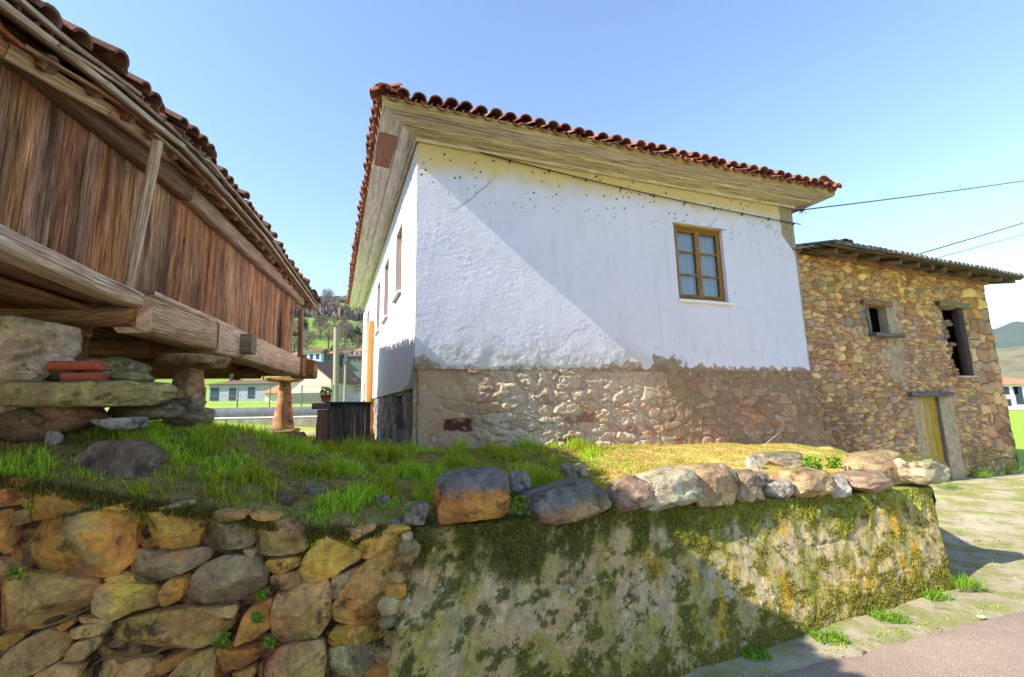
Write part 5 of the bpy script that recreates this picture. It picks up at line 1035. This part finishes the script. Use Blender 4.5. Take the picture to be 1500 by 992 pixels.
blades(mb, np.stack([x, y, z], 1), .008+.028*rng.random(len(x))**1.5, np.full(len(x), .003)*(1+.15*y), 1.6, np.where(q < .5, np.array((1., .75, .55)), np.array((.62, .66, .35)))*(.6+.5*q2)); tag(mb.build('thatch', DRYG, smooth=False), 'short brown and olive dead grass and moss between the green tufts', 'thatch', kind='stuff')
mb = MB(); x, y, D = scatter(170000, .2, 5.4, 3, 8.6); dr = dryness(x, y); k = rng.random(len(x)) < dr*sst(-.45, .1, fbm(x*3, y*3, 8., 4))*.75; x, y, D = x[k], y[k], D[k]; z = terr(x, y)-.10*sst(.16, .0, D)-.003
blades(mb, np.stack([x, y, z], 1), .012+.035*rng.random(len(x))**2, np.full(len(x), .0024)*(1+.2*y)*.7, .95); tag(mb.build('dry_grass', DRYG, smooth=False), 'short dry yellow grass on the sunny end of the bank', 'grass', kind='stuff')
# overhanging straw and moss at the wall tops
mb = MB(); n = 9000; s = rng.random(n)*3.5; P = SP[None]+sdir[None]*s[:, None]; off = rng.uniform(-.02, .10, n); P = P-SN*off[:, None]; P[:, 2] = stop(s)-.03-.02*rng.random(n)+.05*off
blades(mb, P, rng.uniform(.02, .07, n), np.full(n, .003), 1.3, np.array((.9, .8, .8))*rng.uniform(.5, 1.2, (n, 1)))
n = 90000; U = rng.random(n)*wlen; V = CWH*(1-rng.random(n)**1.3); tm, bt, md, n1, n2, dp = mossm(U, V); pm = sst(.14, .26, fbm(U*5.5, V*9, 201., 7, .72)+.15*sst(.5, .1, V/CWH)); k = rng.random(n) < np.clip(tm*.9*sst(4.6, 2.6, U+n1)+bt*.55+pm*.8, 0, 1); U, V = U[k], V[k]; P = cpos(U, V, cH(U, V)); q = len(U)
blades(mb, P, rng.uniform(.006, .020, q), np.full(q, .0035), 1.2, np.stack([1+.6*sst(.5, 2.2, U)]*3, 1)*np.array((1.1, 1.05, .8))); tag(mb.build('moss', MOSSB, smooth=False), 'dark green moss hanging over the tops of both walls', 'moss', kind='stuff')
# weeds / clovers
WD = [((762, 742), 'w', .10, 160, 'clover-like weed between the largest orange boulder and the flat brown one'), ((1190, 682), 'b', .13, 200, 'bright green weed behind the tan boulders on the wall top'), ((1222, 680), 'b', .10, 150, 'dark green leafy weed beside the big rear boulder'), ((1296, 716), 'w', .08, 120, 'green weed hanging below the last boulders of the row'),
 ((715, 772), 'w', .06, 60, 'tiny weed under the largest orange boulder'), ((892, 745), 'w', .08, 90, 'weed tuft hanging left of the pinkish boulder'), ((378, 905), 's', .05, 90, 'clover in the gaps between the middle stones of the dry wall'), ((325, 940), 's', .06, 90, 'weed on the lower stones of the dry wall'), ((385, 872), 's', .04, 70, 'small weed under the dark round boulder of the dry wall'), ((570, 935), 's', .05, 90, 'weed at the joint between the dry stone wall and the concrete wall'), ((25, 842), 's', .05, 50, 'tiny weed at the left edge of the dry stone wall'), ((600, 745), 'w', .05, 40, 'small weed beside the first stone of the row'), ((395, 942), 's', .05, 60, 'small clover low on the dry stone wall right of the red stone')]
for k, ((px, py), md, r_, n, lab) in enumerate(WD):
    if md == 's': p = onplane(px, py, SP+SN*.05, SN)
    elif md == 'w': p = onplane(px, py, T0+wb*.02, capN)
    else: p = onplane(px, py, T0+wb*.35, capN)
    mb = MB(); leaves(mb, p, n, (r_*.45, r_*.25, r_*.45), .011 if md != 'b' else .018, 1.); tag(recentre(mb.build('weed', LEAF, smooth=False)), lab, 'weed')
GW = [((1105, 962), .10, 'grass tuft at the foot of the concrete wall near the shade edge'), ((1215, 938), .12, 'flat leafy weed on the verge below the middle of the wall'), ((1302, 908), .12, 'green tuft on the verge near the right end of the wall'), ((1410, 858), .16, 'leafy tuft growing at the right corner of the concrete wall'), ((1370, 875), .12, 'grass tuft at the wall foot just left of the corner'), ((1390, 715), .22, 'grass clump in front of the ochre barn door'), ((1330, 640+70), .15, 'grass clump left of the barn door sill'), ((1475, 690), .3, 'green weeds at the right foot of the barn wall'), ((1440, 697), .22, 'weeds growing against the barn base right of the door')]
for k, ((px, py), r_, lab) in enumerate(GW):
    p = atz(px, py, 0.02 if py > 800 else -.09); mb = MB(); n = 200; P = p+np.clip(rng.normal(size=(n, 3)), -1.3, 1.3)*np.array((r_*.6, r_*.4, 0)); blades(mb, P, rng.uniform(.15, 1, n)*r_*.8, np.full(n, .003), 1.1); leaves(mb, p+Z*r_*.15, 45, (r_*.5, r_*.3, r_*.12), .018, 1.); tag(recentre(mb.build('weed', LEAF, smooth=False)), lab, 'weed')
n = 90000; x = rng.uniform(.6, 12, n); y = rng.uniform(2.6, 12, n); db = (x-B0[0])*wb[0]+(y-B0[1])*wb[1]; rs_ = roadside(x, y); k = (rs_ < -.02) & ((db < 0) | (x > B1[0]+.1)); dens = sst(.05, .4, fbm(x*1.8, y*1.8, 3., 4)+.35*sst(-.22, -.02, db)*(x < B1[0])); foot = sst(-.24, -.04, db+.08*fbm(x*4, y*4, 9., 3))*(x < B1[0]+.05); k &= rng.random(n) < np.maximum(dens*.7, foot*.9*sst(-.2, .25, fbm(x*2.5, y*2.5, 19., 3)+.1)); x, y, foot = x[k], y[k], foot[k]
ok = (x-ER[0])*EN[0]+(y-ER[1])*EN[1] > .25; ok |= (x < B1[0]); x, y, foot = x[ok], y[ok], foot[ok]; mb = MB(); blades(mb, np.stack([x, y, groundz(x, y)+.01], 1), rng.uniform(.006, .028, len(x))*(1+2.2*foot*rng.random(len(x))**2), np.full(len(x), .004), 1., np.array((1.1, 1., .8))*np.ones((len(x), 3))); tag(mb.build('verge_grass', GRASS, smooth=False), 'sparse low grass and moss on the roadside verge', 'grass', kind='stuff')
# litter: pale leaf on the asphalt + pebbles
mb = MB(); p = atz(1437, 903, .03); rock(mb, p, (.06, .035, .02), 5, 3, 4, col=(.75, .72, .66)); tag(recentre(mb.build('pebble', STONE)), 'single white pebble lying on the asphalt edge', 'pebble')
mb = MB(); n = 6000; x = rng.uniform(1.2, 12, n); y = rng.uniform(2.8, 11, n); rq = roadside(x, y); k = (rq < .02) & (rq > -1.6) | ((rq >= .02) & (rq < .02+.22*rng.random(n)**2)); x, y = x[k], y[k]; v0, f0 = ICO[2]
for xx, yy in zip(x, y): s_ = rng.uniform(.003, .012); mb.add(v0*s_*np.array((1.2, 1, .7))+V3(xx, yy, float(groundz(xx, yy))+.012), f0, None, np.array((.42, .37, .30))*rng.uniform(.6, 1.3))
tag(mb.build('gravel', STONE), 'loose gravel scattered on the verge', 'gravel', kind='stuff')
# thin twig in front of the plinth
mb = MB(); a = hp(5.4, .88, .5); tube(mb, [a, a+V3(.13, 0, .10), a+V3(.30, .0, .22)], [.006, .005, .002], 5); tag(recentre(mb.build('dry_stalk', WOODP)), 'thin dry stalk leaning at the base of the white house', 'stalk')
# ================================================================== BACKGROUND left gap
bwl = thing('boundary_wall', atY(400, 625, 12.6), 'low grey concrete boundary wall behind the granary pillars', 'wall'); w0 = atY(300, 598, 12.6); w1_ = atY(480, 596, 12.9); dd = nrm((w1_-w0)*V3(1, 1, 0)); w0 = w0-dd*8; w1_ = w1_+dd*5
nn = V3(dd[1], -dd[0], 0); mb = MB(); beam(mb, w0-Z*.12, w1_-Z*.12, .10, .26, side=nn, seg=4, rough=.0, bev=.05); mb.build('upper_band', m_plain('blue_grey_band', (.17, .19, .23), .9, 6, .25), bwl)
mb = MB(); beam(mb, w0-Z*.275, w1_-Z*.275, .16, .045, side=nn, seg=2, rough=0); mb.build('coping', WHITE, bwl); mb = MB(); beam(mb, w0-Z*.75, w1_-Z*.75, .14, .90, side=nn, seg=2, rough=0, bev=.02); mb.build('base', m_plain('mossy_render', (.22, .22, .17), .95, 5, .4), bwl)
fen = thing('wire_fence', atY(400, 590, 14.), 'thin wire mesh fence on posts behind the grey boundary wall', 'fence'); mb = MB()
for k in range(12): p = w0+dd*(4+k*.9)+V3(0, .6, 0); mb_ = MB(); tube(mb_, [p-Z*.3, p+Z*.62], .018, 6); mb_.build('post', m_plain('green_post', (.12, .2, .14), .6), fen)
for z_ in (.1, .35, .6): tube(mb, [w0+dd*4+V3(0, .6, z_), w0+dd*14+V3(0, .6, z_)], .005, 4)
mb.build('wires', m_plain('fence_wire', (.3, .32, .3), .5, metal=.5), fen)
def pole(px, ytop, ybot, Y, w, name, lab, mat, cat='pole'):
    a = atY(px, ybot, Y); b = atY(px+1, ytop, Y); a[2] = min(a[2], float(groundz(a[0], a[1])))-.1; mb = MB(); tube(mb, [a, (a+b)/2, b], [w/2*1.15, w/2*1.05, w/2], 12, .03); tag(recentre(mb.build(name, mat)), lab, cat)
CONC = m_plain('weathered_pole', (.33, .29, .23), .9, 10, .25); pole(492, 480, 590, 19., .22, 'utility_pole', 'tall grey-brown utility pole standing between the granary and the white house', CONC); pole(505, 535, 586, 30., .16, 'fence_post', 'shorter thin post just right of the tall utility pole', CONC)
def hut(name, lab, x0, x1, yb, ye, yr, Y, wall, roof, wins=(), gable=False, dep=6., base=None, cat='house', group=None, extra=0.):
    a = atY(x0, yb, Y); b = atY(x1, yb, Y); ze = atY((x0+x1)/2, ye, Y)[2]; zr = atY((x0+x1)/2, yr, Y)[2]; zb = min(a[2], float(groundz((a[0]+b[0])/2, Y+dep)), float(groundz((a[0]+b[0])/2, Y)))-.5
    h = thing(name, ((a[0]+b[0])/2, Y+dep/2, a[2]), lab, cat, group); mb = MB(); X0, X1 = a[0], b[0]
    bx = lambda x0, x1, y0, y1, z0, z1: ([(x0, y0, z0), (x1, y0, z0), (x1, y1, z0), (x0, y1, z0), (x0, y0, z1), (x1, y0, z1), (x1, y1, z1), (x0, y1, z1)], [(0, 3, 2, 1), (4, 5, 6, 7), (0, 1, 5, 4), (1, 2, 6, 5), (2, 3, 7, 6), (3, 0, 4, 7)])
    mb.add(*bx(X0, X1, Y, Y+dep, zb, ze)); 
    if gable: xm = (X0+X1)/2; mb.add([(X0, Y, ze), (X1, Y, ze), (xm, Y, zr-.02), (X0, Y+dep, ze), (X1, Y+dep, ze), (xm, Y+dep, zr-.02)], [(0, 1, 2), (3, 5, 4)])
    mb.build('wall', wall, h, smooth=False); mb = MB(); e = (X1-X0)*.05+.12
    if gable:
        for sx_, xe in ((-1, X0-e), (1, X1+e)):
            xm = (X0+X1)/2; sl = (zr-ze)/((X1-X0)/2); z_e = zr-abs(xe-xm)*sl; q = [(xm, Y-.4, zr), (xe, Y-.4, z_e), (xe, Y+dep+.3, z_e), (xm, Y+dep+.3, zr)]; q2 = [(x_, y_, z_+.12) for x_, y_, z_ in q]; mb.add(q+q2, [(0, 1, 2, 3), (7, 6, 5, 4), (0, 4, 5, 1), (1, 5, 6, 2)])
    else:
        q = [(X0-e, Y-.5, ze-.05), (X1+e, Y-.5, ze-.05), (X1-e, Y+dep/2, zr), (X0+e, Y+dep/2, zr), (X1+e, Y+dep+.4, ze-.05), (X0-e, Y+dep+.4, ze-.05)]; mb.add(q, [(0, 1, 2, 3), (1, 4, 2), (4, 5, 3, 2), (5, 0, 3), (0, 5, 4, 1)])
    mb.build('roof', roof, h, smooth=False)
    if base: mb = MB(); mb.add(*bx(X0-.02, X1+.02, Y-.05, Y+.1, zb, zb+(ze-zb)*base[0])); mb.build('lower_wall', base[1], h, smooth=False)
    for (fx0, fx1, fz0, fz1) in wins:
        mb = MB(); H_ = ze-a[2]; mb.add(*bx(X0+(X1-X0)*fx0, X0+(X1-X0)*fx1, Y-.06, Y+.05, a[2]+H_*fz0, a[2]+H_*fz1)); mb.build('window', WINM, h, smooth=False)
WINM = m_plain('far_window', (.04, .05, .08), .3); WW = m_plain('far_white', (.78, .76, .72), .9, 1, .04); WB = m_plain('far_blue_white', (.55, .60, .70), .9, 1, .08); TR = m_plain('far_tiles', (.42, .15, .08), .9, 2, .2); DT = m_plain('dark_tiles', (.16, .09, .06), .9, 2, .2); BG = m_plain('beige_wall', (.62, .52, .44), .9, 1, .05); GG = m_plain('grey_green', (.13, .14, .11), .9, 2, .1); OR = m_plain('orange_tiles', (.62, .20, .10), .9, 2, .12)
hut('long_shed', 'long pale shed with dark doorways seen under the granary', 305, 425, 587, 562, 554, 60, m_plain('dull_blue_wall', (.30, .33, .38), .9, 1, .1), DT, [(.02, .12, 0, .8), (.25, .33, 0, .75), (.48, .56, .1, .8)], dep=8, cat='shed')
hut('low_building', 'low building with a bright orange roof between the granary pillars', 388, 424, 586, 575, 562, 52, BG, OR, dep=5, cat='building')
hut('gable_barn', 'beige gabled barn with dark green-grey lower wall right of the far pillar', 415, 484, 588, 556, 528, 40, BG, DT, gable=True, dep=9, base=(.55, GG), cat='barn')
HS = [(440, 470, 531, 516, 508, 118, WB, DT, 'blue-white long house left in the far village row'), (470, 492, 532, 518, 512, 120, GG, TR, 'dark house with reddish roof in the far village row'), (493, 512, 528, 517, 511, 125, WW, DT, 'small white house beside the tall pole in the far village row'), (507, 530, 533, 522, 516, 122, GG, DT, 'dark low house right of the pole in the far village row'), (518, 540, 527, 514, 507, 126, WW, TR, 'white house with red roof at the right of the far village row'), (425, 452, 530, 519, 512, 121, WW, TR, 'pale house at the left end of the far village row')]
for (x0, x1, yb, ye, yr, Y, w_, r_, lab) in HS: hut('village_house', lab, x0, x1, yb, ye, yr, Y, w_, r_, [(.1, .3, .3, .8), (.45, .6, .3, .8), (.75, .9, .3, .8)], dep=8, group='houses in the far village row')
hut('country_house', 'white house with orange tiled roof in the field right of the stone barn', 1466, 1545, 603, 562, 550, 68, WW, OR, [(.10, .22, .62, .90), (.30, .38, .62, .90), (.12, .22, .20, .45), (.32, .46, .25, .9), (.7, .8, .6, .9)], dep=11, base=(.16, TR))
# hill trees: trunk + crown things
BT = m_leaf('bare_branches', [(.16, .12, .09), (.22, .17, .12), (.13, .11, .08)], tr=.1); DTm = m_leaf('dark_foliage', [(.02, .05, .015), (.04, .08, .02), (.03, .06, .03)], tr=.1); TRK = m_plain('bark', (.12, .09, .065), .9)
def tree(P, h, kind, lab, group):
    t_ = thing('bare_tree' if kind else 'evergreen_tree', P, lab, 'tree', group); P = np.array(P, float); mb = MB(); tube(mb, [P-Z*.5, P+Z*h*.35, P+Z*h*.7], [h*.03, h*.02, h*.008], 6)
    for k in range(7): a = rng.random()*6.28; q = P+Z*h*rng.uniform(.25, .6); tube(mb, [q, q+V3(math.cos(a), math.sin(a), 1.1)*h*.25], [h*.012, h*.003], 5)
    mb.build('trunk', TRK, t_); mb = MB()
    n = 500 if kind else 900; c = rng.normal(size=(n, 3)); c /= np.linalg.norm(c, axis=1)[:, None]; c *= rng.random((n, 1))**.4; c = c*np.array((.33, .33, .36))*h; c += Z*h*.62
    if not kind: c[:, :2] *= (1.25-(c[:, 2:3]/h))*1.1
    lump = fbm(c[:, 0]/h*5, c[:, 1]/h*5, c[:, 2]/h*5+P[0], 2) > -.12; c = c[lump]; n = len(c)
    if kind: d = rng.normal(size=(n, 3))+V3(0, 0, 1.); d /= np.linalg.norm(d, axis=1)[:, None]; e = np.cross(d, rng.normal(size=(n, 3))); e /= np.linalg.norm(e, axis=1)[:, None]; L_ = h*.09; w_ = h*.006
    else: d = rng.normal(size=(n, 3)); d /= np.linalg.norm(d, axis=1)[:, None]; e = np.cross(d, rng.normal(size=(n, 3))); e /= np.linalg.norm(e, axis=1)[:, None]; L_ = h*.035; w_ = h*.03
    v = np.stack([c-d*L_-e*w_, c-d*L_+e*w_, c+d*L_+e*w_*.5, c+d*L_-e*w_*.5], 1).reshape(-1, 3)+P; mb.add(v, np.arange(n)[:, None]*4+[0, 1, 2, 3]); mb.build('crown', BT if kind else DTm, t_); return t_
def dup(t_, P, rz, sc):
    r_ = t_.copy(); COL.objects.link(r_); r_.location = P; r_.rotation_euler = (0, 0, rz); r_.scale = (sc,)*3
    for ch in list(t_.children): c_ = ch.copy(); COL.objects.link(c_); c_.parent = r_
    return r_
bt = tree((-50, 122, groundz(-50, 122)), 7., True, 'bare grey-brown tree among those scattered on the far green hillside', 'bare trees on the far hillside')
for k in range(60):
    px = rng.uniform(305, 545); Yh = rng.uniform(118, 330); x_ = (px-750)/660*Yh; y_ = Yh; dup(bt, (x_, y_, float(groundz(x_, y_))), rng.random()*6, rng.uniform(.6, 1.3)*(1+Yh/400))
ev = tree((-60, 150, groundz(-60, 150)), 9., False, 'dark evergreen tree standing out on the far green hillside', 'evergreen trees on the far hillside')
for (px, Yh, s_) in ((458, 132, .9), (520, 190, 1.2), (540, 230, 1.3), (500, 240, 1.1), (470, 260, 1.1), (440, 210, 1.), (530, 150, .7), (345, 75, .5)):
    x_ = (px-750)/660*Yh; dup(ev, (x_, Yh, float(groundz(x_, Yh))), rng.random()*6, s_)
for (px, Yh, lab) in ((512, 46, 'leafless bush beside the thin post at the field edge'), (528, 50, 'leafless bush in the field close to the house corner'), (540, 44, 'leafless bush nearest the corner of the white house')):
    x_ = (px-750)/660*Yh; o_ = dup(bt, (x_, Yh, float(groundz(x_, Yh))-.3), rng.random()*6, .42); o_['label'] = lab; o_['group'] = 'bushes at the field edge'
# ridge woodland as a mass, and the mountain scrub
mb = MB(); n = 26000; r_ = rng.uniform(300, 560, n); az = rng.uniform(-.85, .1, n); x = r_*np.sin(az); y = r_*np.cos(az); k = fbm(x/60, y/60, 5., 4) > .02*(520-r_)/100; x, y = x[k], y[k]; z = groundz(x, y); P = np.stack([x, y, z], 1); n = len(x)
e = rng.normal(size=(n, 3)); e[:, 2] = 0; e /= np.linalg.norm(e, axis=1)[:, None]; h_ = rng.uniform(3, 8, n)[:, None]; v = np.stack([P-e*1.6, P+e*1.6, P+e*.9+Z*h_, P-e*.9+Z*h_*.8], 1).reshape(-1, 3); col = np.where(fbm(x/40, y/40, 2., 2)[:, None] > .1, np.array((.35, .5, .4)), np.array((.9, .85, .8)))
mb.add(v, np.arange(n)[:, None]*4+[0, 1, 2, 3], None, np.repeat(col, 4, 0)); tag(mb.build('woodland', BT, smooth=False), 'brown leafless woodland covering the upper hillside and ridge', 'woodland', kind='stuff')
# ================================================================== WIRES
def wire(name, a, b, sag, lab, r_=.012):
    mb = MB(); pts = [a+(b-a)*t_-Z*sag*4*t_*(1-t_) for t_ in np.linspace(0, 1, 25)]; tube(mb, pts, r_, 5, caps=False); tag(recentre(mb.build(name, CABLE)), lab, 'wire')
ha = onplane(1164, 309, A+NF*.05, NF); wire('power_line', ha, atY(1760, 215, 26.), .25, 'upper wire running from the white house corner out to the right', .013)
e_ = onplane(1325, 374, eP, BN); wire('power_line', e_+V3(0, .8, 0), atY(1760, 238, 24.), .15, 'thicker middle wire leaving from behind the barn roof to the right', .014); wire('power_line', e_+V3(.4, 1.2, -.05), atY(1760, 262, 26.), .15, 'lowest thin wire above the barn roof running right', .009)
wire('power_line', atY(441, 458, 9.3), onplane(540, 452, lp(0, 0, .05), NL), .25, 'thin wire slung between the granary and the white house', .008)
mb = MB(); 
for k in range(7): d_ = V3(*rng.normal(size=3)); tube(mb, [ha+V3(.18, .03, .02), ha+V3(.18, .03, .02)+nrm(d_)*.09], .006, 5)
tube(mb, [ha-V3(.05, 0, .0), ha+V3(.2, .04, .02)], .012, 5); tag(recentre(mb.build('wire_knot', CABLE)), 'tangled black wire joint at the corner of the white house', 'wire joint')
# ================================================================== HAZE
if HAZE > 0:
    mb = MB(); x0, x1, y0, y1, z0, z1 = -6500, 6500, -6500, 6500, -460, 700
    mb.add([(x0, y0, z0), (x1, y0, z0), (x1, y1, z0), (x0, y1, z0), (x0, y0, z1), (x1, y0, z1), (x1, y1, z1), (x0, y1, z1)], [(0, 3, 2, 1), (4, 5, 6, 7), (0, 1, 5, 4), (1, 2, 6, 5), (2, 3, 7, 6), (3, 0, 4, 7)])
    hm = bpy.data.materials.new('haze_air'); hm.use_nodes = True; hm.node_tree.nodes.remove(hm.node_tree.nodes['Principled BSDF']); pv = hm.node_tree.nodes.new('ShaderNodeVolumePrincipled'); pv.inputs['Color'].default_value = (.75, .85, 1, 1); pv.inputs['Density'].default_value = HAZE
    hm.node_tree.links.new(pv.outputs[0], hm.node_tree.nodes['Material Output'].inputs['Volume']); tag(mb.build('haze', hm, smooth=False), kind='stuff')
